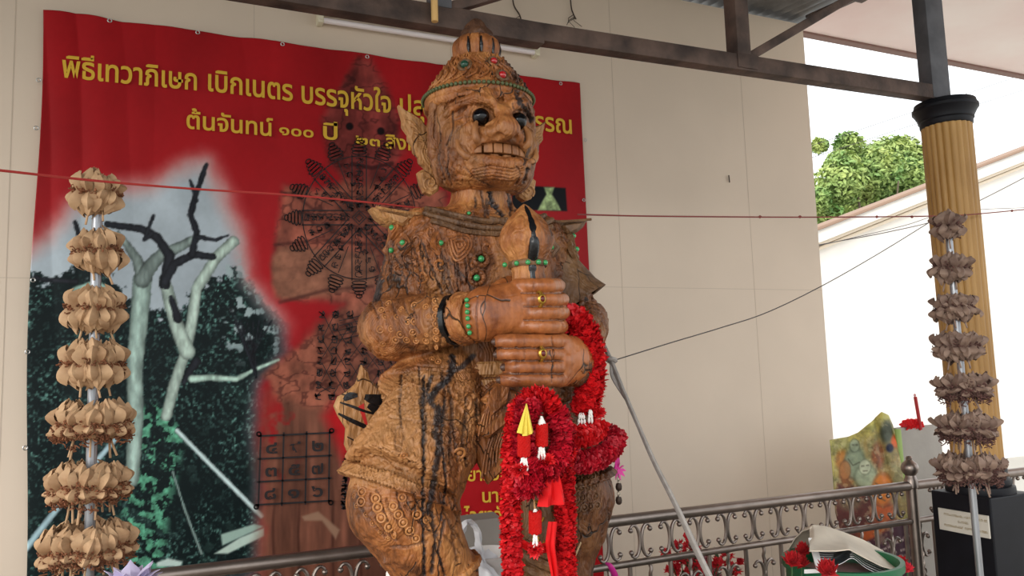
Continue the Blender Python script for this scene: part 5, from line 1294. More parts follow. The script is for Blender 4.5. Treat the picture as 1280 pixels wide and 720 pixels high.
# ------------------------------------------------------------------ garlands and offerings
M_red = mat('red_tinsel_petals', (226, 28, 34), .55, vscale=24, col2=(190, 14, 24)); M_red2 = mat('deep_red_petals', (206, 18, 44), .55, vscale=24, col2=(160, 10, 30))
M_ribbon = mat('red_satin_ribbon', (214, 16, 20), .6, var=.1, spec=.2); M_jas = mat('white_jasmine_buds', (238, 232, 226), .5); M_palm = mat('yellow_folded_ribbon', (220, 196, 72), .5, var=.15)
M_bead = mat('red_bead_tube', (186, 14, 10), .65, spec=.2, bump=.5, bscale=160); M_pink = mat('magenta_ribbon', (216, 44, 150), .45); M_bell = mat('dark_bronze', (62, 48, 40), .5, .5); M_chain = mat('silver_chain', (170, 165, 150), .4, .8); M_straw = mat('straw_cord', (186, 142, 96), .8)
def fluffy(name, pts, r, n, m, parent=None, size=.02, closed=False, r1=None, thin=1.0):
    P = np.array(smooth_path(pts, 10)); seg = np.linalg.norm(np.diff(P, axis=0), axis=1); cum = np.concatenate([[0], np.cumsum(seg)]); Lt = cum[-1]
    q = MB(); Vs = []; Fs = []
    q.tube(P, r*.62, 10)
    for k in range(n):
        s_ = nr.random()*Lt; i = min(np.searchsorted(cum, s_)-1, len(P)-2); i = max(i, 0); t = (s_-cum[i])/max(seg[i], 1e-9); p = P[i]*(1-t)+P[i+1]*t
        T = unit(P[i+1]-P[i]); u, v, w_ = frame(T); a = nr.random()*6.283; d = u*math.cos(a)+v*math.sin(a)
        rr = r*(1+.10*math.sin(s_*70)); dirn = unit(d + T*nr.uniform(-.9, .9) + nr.normal(size=3)*.2); sd = unit(np.cross(dirn, T)+nr.normal(size=3)*.3); w2 = size*nr.uniform(.35, .6); l2 = size*nr.uniform(.7, 1.2)
        b0 = p + d*rr*.55; mid_p = b0 + dirn*l2*.55 + d*l2*.1; tp = b0 + dirn*l2*1.0 - T*l2*.15
        b = len(Vs); Vs += [b0-sd*w2*.4, b0+sd*w2*.4, mid_p+sd*w2, mid_p-sd*w2, tp+sd*w2*.55, tp-sd*w2*.55, tp+dirn*l2*.18]
        Fs += [(b, b+1, b+2, b+3), (b+3, b+2, b+4, b+5), (b+5, b+4, b+6)]
    q.add(Vs, Fs); return q.build(name, m, parent, False)
def G(*pts): return [at(px, py, SY+dy) for px, py, dy in pts]
# long garland over the club
g1 = fluffy('flower_garland', G((642, 740, -.42), (640, 690, -.42), (638, 640, -.42), (639, 590, -.42), (642, 545, -.42), (650, 508, -.42), (668, 496, -.43), (685, 502, -.43), (697, 530, -.42), (703, 570, -.42), (706, 620, -.41), (707, 670, -.41), (708, 740, -.41)), .0165, 5200, M_red, size=.0155)
tag(g1, 'long bright red petal garland hanging down both sides of the club shaft', 'garland', 'red petal garlands')
g2 = fluffy('flower_garland', G((662, 504, -.45), (655, 540, -.455), (660, 572, -.46), (676, 588, -.465), (694, 578, -.46), (704, 550, -.455), (696, 516, -.45)), .022, 2200, M_red2, size=.017)
tag(g2, 'short deep red petal garland looped over the front of the club', 'garland', 'red petal garlands')
g3 = fluffy('flower_garland', G((706, 402, -.26), (718, 400, -.285), (731, 416, -.29), (739, 440, -.29), (739, 470, -.285), (735, 496, -.28), (729, 516, -.275)), .030, 2600, M_red, size=.021)
tag(g3, 'thick bright red petal garland draped over the forearm beside the lower fist', 'garland', 'red petal garlands')
g4 = fluffy('flower_garland', G((704, 568, -.40), (722, 577, -.34), (745, 574, -.28), (763, 562, -.22), (770, 548, -.16), (758, 540, -.10)), .022, 1700, M_red2, size=.016)
tag(g4, 'curved dark red garland wrapped round the thigh to the right of the club', 'garland', 'red petal garlands')
g5 = fluffy('flower_garland', G((706, 548, -.36), (722, 546, -.34), (738, 542, -.31), (750, 534, -.28)), .018, 700, M_red, size=.018)
tag(g5, 'short bright red garland piece just below the thick forearm garland', 'garland', 'red petal garlands')
g6 = fluffy('flower_garland', G((648, 606, -.465), (664, 610, -.47), (670, 600, -.47)), .016, 420, M_red2, size=.016)
tag(g6, 'tiny red garland loop under the leftmost flower pendant on the club', 'garland', 'red petal garlands')

def buds(px, py, dy, n, lab_parent, spread=4, ln=16):
    q = MB()
    for k in range(n):
        x = px + (k-(n-1)/2)*spread; a = at(x*.4+px*.6, py, SY+dy); b = at(x, py+ln, SY+dy-.004); q.tube([a, b], .0012, 5)
        for t in (.25, .55, .9): c_ = a*(1-t)+b*t; q.ball(c_, (.0034, .0034, .0065 if t < .9 else .008), 8, 6)
    return q.build('jasmine_buds', M_jas, lab_parent)
def flower(px, py, dy, r, parent, m=None, n=160):
    c_ = at(px, py, SY+dy); Vs = []; Fs = []
    for k in range(n):
        d = unit(nr.normal(size=3)*np.array([1, .7, .6])); u, v, w_ = frame(d); a = nr.random()*6.28; s1 = u*math.cos(a)+v*math.sin(a); l2 = r*nr.uniform(.6, 1.05); w2 = r*.22
        b = len(Vs); Vs += [c_, c_+d*l2*.6+s1*w2, c_+d*l2, c_+d*l2*.6-s1*w2]; Fs.append((b, b+1, b+2, b+3))
    q = MB(); q.add(Vs, Fs); return q.build('red_flower', m or M_red, parent, False)
def pendant(lab, px, py, dy, ribbon, tube_len, nb, fl=None, mid=True):
    root = empty('flower_pendant', at(px, py, SY+dy), lab, 'flower pendant', 'flower pendants hung on the club')
    if ribbon == 'palm':
        q = MB(); ap = at(px+6, py-4, SY+dy)
        for (a, b) in (((px-6, py+33), (px+1, py+35)), ((px+1, py+37), (px+8, py+36)), ((px+8, py+36), (px+14, py+32))):
            A, B = at(*a, SY+dy-.012), at(*b, SY+dy-.012); q.grid([[ap + (A-ap)*t, ap + ((A+B)/2-ap)*t + np.array([0, -.008*t, 0]), ap+(B-ap)*t] for t in np.linspace(0.02, 1, 7)], thick=.001)
        q.build('ribbon', M_palm, root); y = py+36; x = px+3
    elif ribbon == 'cord':
        q = MB(); q.tube(smooth_path([at(px-16, py-130, SY+dy+.03), at(px-6, py-60, SY+dy), at(px, py, SY+dy)]), .0022, 6); q.build('cord', M_straw, root); y = py; x = px
        q = MB(); q.lathe([(.003, 0), (.008, -.012), (.006, -.022)], at(px, py-4, SY+dy), 12); q.build('cap', M_jas, root)
    else:
        q = MB(); q.lathe([(.002, .012), (.008, 0), (.010, -.008)], at(px, py, SY+dy), 12); q.build('cap', M_jas, root); y = py+4; x = px
    a, b = at(x, y, SY+dy), at(x, y+tube_len, SY+dy)
    q = MB(); n = 160
    q.tube([a, b], .0095, 12)
    for k in range(n):
        t = k/n; an = k*2.4; q.ball(a*(1-t)+b*t + np.array([.011*math.cos(an), .011*math.sin(an), 0]), .0042, 6, 4)
    q.build('bead_tube', M_bead, root)
    buds(x, y+tube_len, dy-.004, nb, root)
    if fl: flower(fl[0], fl[1], dy-.004, fl[2], root)
    return root
pendant('flower pendant with yellow folded ribbon at the left of the club', 652, 508, -.48, 'palm', 26, 3, (650, 588, .022))
pendant('plain red bead pendant with white buds in the middle of the club front', 677, 527, -.475, None, 26, 3, (684, 576, .022))
pendant('red bead pendant with white buds at the right edge of the club', 708, 532, -.455, None, 22, 2, (712, 566, .020))
pendant('red bead pendant on a long straw cord hanging low on the club shaft', 669, 640, -.445, 'cord', 26, 2, (669, 687, .022))
# white bud tassel below the thick garland
root = empty('bud_tassel', at(732, 518, SY-.32), 'white bud tassel with a red flower under the thick forearm garland', 'bud tassel')
buds(727, 516, -.325, 3, root, 5, 20); buds(738, 512, -.32, 2, root, 4, 15); flower(748, 516, -.30, .022, root)
# ribbons
def ribbon_mesh(pa, pb, dy, rows=12, cols=9, wav=.010, m=M_ribbon, name='ribbon', parent=None, ph=0):
    q = MB(); P = []
    for i in range(rows):
        t = i/(rows-1); xa = np.interp(t, np.linspace(0, 1, len(pa)), [p[0] for p in pa]); ya = np.interp(t, np.linspace(0, 1, len(pa)), [p[1] for p in pa]); xb = np.interp(t, np.linspace(0, 1, len(pb)), [p[0] for p in pb]); yb = np.interp(t, np.linspace(0, 1, len(pb)), [p[1] for p in pb]); row = []
        for j in range(cols):
            s_ = j/(cols-1); p = at(xa*(1-s_)+xb*s_, ya*(1-s_)+yb*s_, SY+dy); row.append(p + np.array([0, wav*math.sin(s_*11+t*2+ph)*(.3+.7*t), 0]))
        P.append(row)
    q.grid(P, thick=.0015); return q.build(name, m, parent)
rb = ribbon_mesh([(680, 588), (678, 610), (674, 634)], [(697, 588), (702, 612), (706, 630)], -.47); tag(rb, 'wide red satin ribbon end hanging over the club front', 'ribbon', 'red satin ribbons')
rb = ribbon_mesh([(686, 652), (682, 680), (690, 730)], [(696, 652), (694, 682), (700, 730)], -.445, wav=.006, ph=2); tag(rb, 'narrow red satin ribbon hanging low between the club and right garland strand', 'ribbon', 'red satin ribbons')
rb = ribbon_mesh([(650, 672), (668, 682), (692, 676)], [(650, 684), (668, 694), (692, 690)], -.425, wav=.004, ph=1); tag(rb, 'red satin ribbon tied across the lower club shaft', 'ribbon', 'red satin ribbons')
# pink tassel
root = empty('pink_tassel', at(771, 545, SY-.14), 'magenta ribbon tassel with small dark bells right of the garlands', 'tassel')
q = MB(); q.grid([[at(x, y, SY-.16) + np.array([0, .004*math.sin(y*.3+x), 0]) for x in (768, 771, 774)] for y in np.linspace(540, 586, 10)], thick=.001)
c_ = at(772, 586, SY-.16)
for k in range(9): a = k*.7; d = np.array([math.cos(a), -.3, math.sin(a)-.3]); q.plate([c_, c_+d*.012+[.004, 0, .004], c_+d*.024, c_+d*.012-[.004, 0, .004]], .0015)
q.build('ribbon', M_pink, root)
q = MB(); 
for k in range(7): q.ring(at(773+.2*(k % 2), 594+k*4.6, SY-.16), .0045, .0011, (1, k % 2, 0), 12, 5)
q.build('chain', M_chain, root)
for py in (609, 626):
    q = MB(); c_ = at(773.5, py, SY-.16); q.lathe([(.001, .012), (.007, .010), (.009, .002), (.008, -.006), (.004, -.010)], c_, 14); q.build('bell', M_bell, root)
# grey cloth rope from the forearm to the ground
M_rope = mat('grey_cloth_rope', (160, 154, 149), .9, var=.12, vscale=40, bump=.3, bscale=90)
q = MB(); P = [at(742, 405, SY-.02), at(752, 425, SY-.06), at(764, 452, SY-.08), at(778, 486, SY-.10), at(797, 530, SY-.13), at(818, 578, SY-.16), at(845, 632, SY-.2), at(868, 682, SY-.23), at(890, 728, SY-.26), at(960, 880, SY-.4)]
q.tube(smooth_path(P), [.005, .007, .010, .009, .008, .009, .010, .012, .012, .012], 8, flat=.6)
for dxx in (4, 9): q.tube(smooth_path([at(764, 452, SY-.08), at(764+dxx*.2, 470, SY-.085), at(775, 492-dxx, SY-.09), at(783+dxx*.2, 500, SY-.1), at(772, 470, SY-.085)]), .004, 6)
q.ring(at(764, 450, SY-.08), .012, .007, (.3, .2, 1), 14, 6)
tag(q.build('rope', M_rope), 'grey cloth rope running from the forearm down across the railing', 'rope')
# strings and thin wire
def string(pts, r, m, lab, cat, name, n=8): q = MB(); q.tube(smooth_path([at(px, py, y) for px, py, y in pts], n), r, 6); return tag(q.build(name, m), lab, cat)
string([(-60, 207, 1.55), (0, 213, 1.6), (120, 226, 1.72), (240, 236, 1.82), (365, 244, 1.9), (460, 253, 1.97), (540, 262, 2.04)], .0026, M_string, 'red string crossing the banner to the statue shoulder', 'string', 'red_string')
q = MB(); P = smooth_path([at(px, py, y) for px, py, y in ((722, 268, 2.1), (800, 270, 2.14), (900, 271, 2.18), (1000, 271.5, 2.2), (1100, 271, 2.24), (1170, 270, 2.25), (1215, 268, 2.235), (1300, 260, 2.3), (1400, 250, 2.4))], 10)
q.tube(P, .0028, 6)
for px, y in ((950, 2.19), (1000, 2.2), (1096, 2.24), (1140, 2.245), (1265, 2.27)): q.ball(at(px, 271 if px < 1200 else 263.5, y), .006, 8, 5)
tag(q.build('red_string', mat('dark_red_string', (128, 60, 56), .8)), 'red string running from the statue shoulder past the gold column', 'string')
string([(769, 450, SY-.08), (840, 428, 2.0), (900, 410, 2.03), (960, 390, 2.07), (1030, 356, 2.12), (1100, 316, 2.17), (1160, 279, 2.22), (1172, 271, 2.245)], .0018, M_wire, 'thin dark wire from the grey rope up to the gold column', 'wire', 'thin_wire')

# ------------------------------------------------------------------ things behind and around the feet
M_bag = mat('white_plastic_bag', (232, 232, 236), .35, sss=0, trans=.0, bump=.2, bscale=20); M_basin = mat('pale_plastic_basin', (214, 208, 204), .4); M_box = mat('grey_carton', (146, 138, 130), .8, var=.08)
BX = 2.44
q = MB(); a, b = at(566, 650, BX), at(626, 712, BX); c_ = (a+b)/2; th = math.radians(8); R = np.array([(1, 0, 0), (0, math.cos(th), math.sin(th)), (0, -math.sin(th), math.cos(th))])
zt = a[2]; q.obox((c_[0]-.005, BX+.03, (zt+.86)/2), (abs(b[0]-a[0])/2+.005, .035, (zt-.86)/2), R, bev=.004); tag(q.build('carton', M_box, smooth=False), 'grey carton standing behind the white plastic bag', 'carton')
bc = at(610, 700, 2.28); q = MB(); zt = at(610, 690, 2.28)[2]
q.lathe([(.062, .862), (.085, zt-.02), (.092, zt-.008), (.095, zt), (.088, zt+.001), (.080, zt-.02), (.058, .875)], (bc[0], 2.28, 0), 40, caps=True); tag(q.build('basin', M_basin), 'pale plastic basin between the statue legs', 'basin')
# plastic bag with two handles
bg_ = empty('plastic_bag', at(585, 700, 2.2), 'white plastic carrier bag with loop handles between the statue legs', 'plastic bag')
def wrinkle(mb, amp, sc, seed):
    V = np.array(mb.V); d = np.stack([fbm(V*sc, seed+k, 4)-.5 for k in range(3)], 1); mb.V = (V + d*amp).tolist()
def band(mb, pts, hw, Yq, dy=.0):
    P = smooth_path([np.array([p[0], p[1], 0.]) for p in pts], 8); T = np.gradient(np.array(P), axis=0); rows = []
    for i, p in enumerate(P):
        t = unit(T[i]); w = hw[0]+(hw[1]-hw[0])*abs(2*i/(len(P)-1)-1)
        rows.append([at(p[0]-t[1]*w*s_, p[1]+t[0]*w*s_, Yq) + np.array([0, dy*abs(s_)+.004*math.sin(i*.9+s_*3), 0]) for s_ in (-1, -.5, 0, .5, 1)])
    mb.grid(rows, thick=.0012)
q = MB(); band(q, [(578, 704), (574, 682), (580, 662), (589, 653), (596, 662), (600, 682), (606, 704)], (3.2, 6), 2.19, .012); wrinkle(q, .012, 26, 3); q.build('handle', M_bag, bg_)
q = MB(); band(q, [(574, 690), (571, 672), (572, 652)], (2, 4), 2.21, .006); wrinkle(q, .01, 30, 5); q.build('handle', M_bag, bg_)
q = MB(); rows = []
for i in range(20):
    t = i/19; rows.append([at(574+6*t+(30+20*t)*s_, 694+34*t-5*math.sin(s_*3.1)+4*math.sin(s_*9), 2.19) + np.array([0, .05*(s_-.5)**2-.03*t, 0]) for s_ in np.linspace(0, 1, 24)])
q.grid(rows, thick=.0012); rows = []
for i in range(12):
    t = i/11; rows.append([at(602+20*s_, 686+4*abs(s_-.5)*4+26*t, 2.2) + np.array([0, .03*(s_-.5)**2, 0]) for s_ in np.linspace(0, 1, 12)])
q.grid(rows, thick=.0012); wrinkle(q, .03, 24, 9); q.build('bag_body', M_bag, bg_)
# crumpled white tissue by the leg
def crumple(name, c_, r, m, lab, cat, seed):
    q = MB(); q.ball((0, 0, 0), 1, 28, 18); V = np.array(q.V); d = .62+.7*fbm(V*3.2, seed, 4); q.V = (V*d[:, None]*np.array(r)+c_).tolist(); return tag(q.build(name, m), lab, cat)
crumple('tissue', at(489, 722, 2.0), (.014, .014, .03), M_jas, 'crumpled white tissue tucked beside the knee over the railing', 'tissue', 91)
# green leaves behind the basin
M_gl = mat('dark_green_leaf', (48, 84, 46), .5, var=.3, vscale=20)
pl = empty('leafy_plant', (at(628, 660, 2.6)[0], 2.6, .86), 'small dark green leafy plant behind the carton', 'plant')
q = MB()
for k in range(70):
    c_ = at(628+rng.uniform(-9, 10), rng.uniform(652, 712), 2.6+rng.uniform(-.05, .03)); d = unit(nr.normal(size=3)+np.array([0, -.6, .6])); petal(q, c_, d, np.array([0, 0, 1.]), .04, .012, -.3, .2)
q.build('leaves', M_gl, pl)
q = MB()
for k in range(6): b = at(622+k*2.5, 665+4*k, 2.6); q.tube([(b[0]*.5+.5*WLOC[pl][0], 2.6, .86), b], .003, 5)
q.build('stems', M_gl, pl)
# lilac cloth flower at the foot of the left stand
M_lil = mat('lilac_cloth_petals', (206, 196, 226), .7, var=.06)
lf = empty('lilac_flower', at(165, 730, 2.05), 'pale lilac cloth flower below the tan lotus stand', 'cloth flower')
q = MB(); c0 = at(163, 738, 2.05)
for k in range(22):
    a = k*2.4; el_ = .35+.9*(k/22); d = np.array([math.cos(a)*math.cos(el_), math.sin(a)*math.cos(el_)*.8, math.sin(el_)]); petal(q, c0 + d*.012, d, np.array([0, 0, -1.]), .066, .026, .35, .4)
q.build('petals', M_lil, lf); q = MB(); q.tube([c0-[0, 0, .5], c0], .004, 6); q.build('stem', M_gl, lf)
# magenta ribbon behind the rail
q = MB(); q.tube(smooth_path([at(757, 704, 2.5), at(763, 708, 2.48), at(768, 718, 2.48), at(770, 730, 2.5)]), [.004, .012, .014, .008], 8, flat=.5); tag(q.build('magenta_ribbon', M_pink), 'magenta ribbon scrap at the railing beside the far leg', 'ribbon')
# broken twig and foil by the far knee
M_twig = mat('pale_twig', (196, 170, 130), .7); M_foil = mat('grey_paper_scrap', (112, 92, 74), .8)
q = MB(); q.tube([at(717, 700, SY-.2), at(726, 678, SY-.22)], .0022, 6); tag(q.build('incense_stick', M_twig), 'pale thin stick leaning against the far shin', 'stick')
# ------------------------------------------------------------------ things on the right of the railing
M_drum = mat('green_plastic_drum', (26, 98, 62), .4, var=.1); M_vin = mat('beige_vinyl_sheet', (206, 194, 176), .7, var=.08, vscale=9, bump=.15, bscale=14); M_paper = mat('white_paper', (232, 230, 228), .6)
DY = 2.12; dc = at(1052, 700, DY); zr = at(1052, 698, DY)[2]; rw = .192
dr = empty('green_drum', (dc[0], DY, 0), 'green plastic drum heaped with leaflets and red flowers before the railing', 'drum')
q = MB(); q.lathe([(rw*.86, 0), (rw*.95, .3), (rw, zr-.03), (rw+.012, zr-.025), (rw+.012, zr), (rw-.004, zr), (rw-.012, zr-.04), (rw-.03, zr-.12)], (dc[0], DY, 0), 56); q.build('tub', M_drum, dr)
q = MB(); q.lathe([(rw-.012, zr-.06), (rw-.012, zr-.055), (.01, zr-.03)], (dc[0], DY, 0), 40); q.build('lid', mat('pale_pink_lid', (216, 176, 176), .6), dr)
# folded beige sheet over the heap
def D(px, py, dy=0): return at(px, py, DY+dy)
q = MB(); P = []
top = [(1012, 660), (1016, 656), (1030, 657), (1052, 664), (1078, 674), (1102, 687), (1121, 701)]; bot = [(1012, 688), (1020, 688), (1045, 688), (1062, 686), (1082, 697), (1102, 707), (1120, 712)]
for i in range(40):
    t = i/39; tt = np.linspace(0, 1, 7); a = (np.interp(t, tt, [p[0] for p in top]), np.interp(t, tt, [p[1] for p in top])); b = (np.interp(t, tt, [p[0] for p in bot]), np.interp(t, tt, [p[1] for p in bot])); row = []
    for j in range(14):
        s_ = j/13; p = D(a[0]*(1-s_)+b[0]*s_, a[1]*(1-s_)+b[1]*s_, .06-.22*s_**1.3+.008*math.sin(s_*7+t*9)); row.append(p)
    back = [row[0] + np.array([.01*k, .05*k, -.012*k-.008*k*k]) for k in range(4, 0, -1)]
    P.append(back + row)
q.grid(P, thick=.004); tag(q.build('vinyl_sheet', M_vin), 'folded beige vinyl sheet draped over the leaflets on the green drum', 'vinyl sheet')
q = MB(); q.grid([[D(1010+ (1020-1010)*t + (0 if s_ < 1 else 8), 673+38*t, -.04-.12*t+.02*s_) for s_ in (0, 1)] for t in np.linspace(0, 1, 8)], thick=.003)
q.grid([[D(1006+40*t, 712-2*t+5*s_, -.17) for s_ in (0, 1)] for t in np.linspace(0, 1, 6)], thick=.003)
tag(q.build('paper_sheet', M_paper), 'white folded paper at the left edge of the leaflets', 'paper')
# dark printed leaflets fanned out
lm = [mat('leaflet_print_a', (20, 26, 34), .3, vscale=16, col2=(70, 86, 94), stretch=(1, 1, 4)), mat('leaflet_print_b', (14, 20, 26), .3, vscale=20, col2=(60, 74, 80), stretch=(3, 1, 3)), mat('leaflet_print_c', (24, 30, 38), .3, vscale=12, col2=(110, 126, 132), stretch=(2, 1, 5))]
place = ['uppermost', 'second', 'third', 'fourth', 'fifth', 'sixth', 'seventh', 'lowest']
for k in range(8):
    q = MB(); P = []
    for i in range(24):
        t = i/23; row = []
        x = 1014+k*1.4 + (84-k*.5)*t; y = 684 + 2.6*k + .26*max(0, x-1060)*(1+.0*k) + 2.2*math.sin((x-1014)/84*6.5+k*.15) - 7*math.exp(-((x-1060)/11)**2)
        for j in range(7):
            s_ = j/6; row.append(D(x + 5*s_, y + s_*4.2, .0-.016*k - .035*s_))
        P.append(row)
    q.grid(P, thick=.0008); nf = len(q.F); q.grid([[r_[-1] + np.array([0, -.001, 0]), r_[-1] + np.array([0, -.0015, -.0015])] for r_ in P], 1); tag(q.build('leaflet', [lm[k % 3], M_paper]), 'dark glossy printed leaflet, %s in the fanned stack on the drum' % place[k], 'leaflet', 'leaflets fanned on the green drum')
M_crim = mat('crimson_cloth_petals', (196, 20, 28), .7, vscale=30, col2=(150, 10, 20))
def cloth_flower(px, py, Y, r, lab, grp, m=M_crim, stem=None):
    root = empty('red_cloth_flower', at(px, py, Y), lab, 'cloth flower', grp); c_ = at(px, py, Y); q = MB()
    ax = unit(EYE-c_)*.6+np.array([0, 0, .7]); ax = unit(ax); u, v, w_ = frame(ax)
    for k in range(64):
        d = unit(ax*nr.uniform(-.15, 1.1) + (u*math.cos(k*2.4)+v*math.sin(k*2.4))*nr.uniform(.2, 1.0)); petal(q, c_ - ax*r*.25 + d*r*.15, d, -ax, r*nr.uniform(.65, .95), r*.30, -.35, .5)
    q.build('petals', m, root)
    b = stem if stem is not None else c_ - np.array([0, -.01, .09]); q = MB(); q.tube([c_-ax*r*.3, b], .003, 6); q.build('stem', M_gl, root); return root
cloth_flower(990, 699, DY-.12, .032, 'bright red cloth flower at the left rim of the green drum', 'red cloth flowers at the drum')
cloth_flower(1003, 686, DY+.02, .028, 'tall red cloth flower standing behind the white paper on the drum', 'red cloth flowers at the drum')
cloth_flower(1002, 702, DY-.06, .026, 'dark red cloth flower squeezed between drum rim and white paper', 'red cloth flowers at the drum')
cloth_flower(1035, 711, DY-.22, .036, 'crimson cloth flower lying in front of the leaflets', 'red cloth flowers at the drum')
cloth_flower(1127, 702, DY+.22, .026, 'red cloth flower at the right of the drum, higher of two by the post', 'red cloth flowers at the drum')
cloth_flower(1134, 709, DY+.2, .026, 'pinkish red cloth flower at the right of the drum, lower of two by the post', 'red cloth flowers at the drum', mat('pinkish_red_petals', (222, 52, 70), .7))

# red artificial blossom sprays behind the railing
FY = 2.95
fs = empty('blossom_bunch', at(862, 760, FY), 'bunch of red artificial blossom sprays behind the railing', 'artificial flowers')
M_bl = mat('scarlet_blossom', (226, 50, 58), .6, vscale=20, col2=(196, 24, 40)); q = MB(); st_ = MB(); lfv = MB(); base = at(868, 790, FY)
sprays = [[(833, 693), (838, 701), (842, 711)], [(846, 682), (847, 694), (848, 706), (846, 716)], [(858, 678), (857, 690), (858, 701), (862, 716)], [(870, 694), (868, 706), (873, 716)], [(893, 702), (900, 712)], [(903, 700), (912, 706), (922, 709)], [(921, 712), (914, 718)], [(866, 685), (852, 700)], [(884, 714), (878, 720)], [(905, 694), (899, 704)]]
for sp in sprays:
    P = [at(px, py, FY + rng.uniform(-.05, .03)) for px, py in sp]; st_.tube(smooth_path([base, (base+P[-1])/2 + [0, 0, .02]] + P[::-1]), .0025, 5)
    for p in P:
        for b_ in range(3):
            c_ = p + nr.normal(size=3)*np.array([.012, .012, .012])
            for k in range(6):
                d = unit(nr.normal(size=3)+np.array([0, -.4, .2])); petal(q, c_, d, np.array([0, 0, 1.]), rng.uniform(.022, .036), .011, .3, .4)
for k in range(14):
    c_ = at(rng.uniform(845, 905), rng.uniform(700, 725), FY+.02); petal(lfv, c_, unit(nr.normal(size=3)+np.array([0, -.3, 1])), np.array([0, -1., 0]), .07, .009, .3, .2)
q.build('blossoms', M_bl, fs); st_.build('stems', M_gl, fs); lfv.build('leaves', M_gl, fs)
# dark red sequinned cone behind the blossoms
M_seq = mat('dark_red_sequins', (96, 22, 36), .35, .2, vscale=90, col2=(160, 60, 72), bump=.6, bscale=120)
q = MB(); ap = at(862, 672, FY+.09); cbs = at(893, 745, FY+.12); ax = unit(cbs-ap); Lc = np.linalg.norm(cbs-ap); q.lathe([(.004, 0), (.03, Lc*.25), (.058, Lc*.55), (.085, Lc)], ap, 36, axis=ax)
for i in range(14):
    t = .1+i*.065; n = int(8+30*t)
    for k in range(n): 
        a = 6.283*(k+.5*(i % 2))/n; u, v, w_ = frame(ax); r_ = np.interp(t, [0, .25, .55, 1], [.004, .03, .058, .085]); q.ball(ap+ax*Lc*t + r_*(u*math.cos(a)+v*math.sin(a)), .0042, 6, 4)
tag(q.build('sequinned_cone', M_seq), 'dark red sequinned cone ornament behind the blossoms', 'ornament')

# folded old banner, board and rolled banner leaning beyond the railing
VY = 3.15
vb_ = empty('folded_poster', at(1090, 640, VY), 'old yellow green printed vinyl poster slumped beyond the railing', 'poster')
Nn, Mm = 110, 150; tl_, tr_ = [(1036, 548), (1062, 541), (1085, 531), (1104, 515), (1118, 520)], None
lefte = [(1037, 545), (1040, 580), (1044, 640), (1058, 690), (1068, 735)]; righte = [(1116, 517), (1124, 560), (1130, 600), (1140, 650), (1146, 735)]
P = np.zeros((Mm, Nn, 3)); IX = np.zeros((Mm, Nn)); IY = np.zeros((Mm, Nn))
for i in range(Mm):
    t = i/(Mm-1); tt = np.linspace(0, 1, 5)*1.0; tq = [0, .2, .5, .78, 1]
    l = (np.interp(t, tq, [p[0] for p in lefte]), np.interp(t, tq, [p[1] for p in lefte])); r_ = (np.interp(t, tq, [p[0] for p in righte]), np.interp(t, tq, [p[1] for p in righte]))
    for j in range(Nn):
        s_ = j/(Nn-1); x = l[0]*(1-s_)+r_[0]*s_; y = l[1]*(1-s_)+r_[1]*s_
        y += (1-t)**2.2*(np.interp(s_, [0, .3, .45, .65, .82, .93, 1], [550, 546, 541, 528, 515, 519, 532]) - (545*(1-s_)+517*s_)); dep = .02*math.sin(s_*6+t*3)*(1-t*.4) + .035*math.exp(-((s_-.72-.15*t)/.05)**2)*(1-t) - .03*math.exp(-((t-.05)/.05)**2) - .20*t + .1
        P[i, j] = at(x, y, VY+dep); IX[i, j] = x; IY[i, j] = y
q = MB(); q.grid(P); o = q.build('printed_sheet', attr_mat('poster_print', 'print', .45), vb_)
nn = lambda sc, sd: fbm(np.stack([IX*sc, IY*sc, IX*0], -1), sd, 4)
Cp = np.ones((Mm, Nn, 3))*np.array([188, 178, 98.])
def pp(mask, col):
    global Cp
    Cp = Cp*(1-mask[..., None]) + np.array(col, float)*mask[..., None]
pp(sstep(12, -8, poly_sd(IX, IY, [(1048, 568), (1100, 540), (1124, 560), (1140, 640), (1060, 660), (1046, 600)]))*.9, (150, 128, 84)); pp(sstep(.4, .6, nn(.09, 3))*.5, (112, 116, 76))
pp(sstep(4, -4, poly_sd(IX, IY, [(1046, 604), (1080, 610), (1100, 640), (1150, 660), (1150, 760), (1030, 760)]))*.9, (92, 44, 44))
for e, c_ in (((1052, 575, 9, 14), (176, 120, 60)), ((1058, 596, 10, 14), (150, 92, 52)), ((1097, 570, 9, 18), (138, 84, 54)), ((1108, 540, 9, 16), (86, 92, 80)), ((1118, 552, 5, 9), (206, 96, 50)), ((1112, 560, 5, 6), (32, 36, 60)), ((1069, 574, 13, 22), (132, 146, 116)), ((1068, 560, 6, 8), (142, 152, 120)), ((1082, 590, 13, 16), (168, 176, 142)), ((1081, 586, 7, 8), (186, 188, 158)), ((1102, 610, 14, 20), (196, 116, 40)), ((1104, 640, 16, 16), (190, 92, 44)), ((1096, 668, 24, 14), (178, 84, 36)), ((1062, 628, 16, 12), (120, 96, 76))):
    pp(sstep(1.25, .55, np.hypot((IX-e[0])/e[2], (IY-e[1])/e[3])), c_)
for e in ([(1062, 568), (1069, 562), (1075, 569)], [(1060, 580), (1070, 590), (1082, 600)], [(1076, 584), (1082, 586)], [(1090, 560), (1098, 575), (1094, 590)], [(1092, 630), (1104, 634), (1116, 630)], [(1090, 655), (1106, 662), (1120, 655)], [(1052, 590), (1062, 604), (1070, 618)]):
    pp(sstep(2.6, .2, seg_dist(IX, IY, e)[0])*.3, (70, 60, 52))
pp(sstep(3, -3, poly_sd(IX, IY, [(1060, 690), (1148, 640), (1160, 760), (1050, 760)]))*.85, (58, 28, 48))
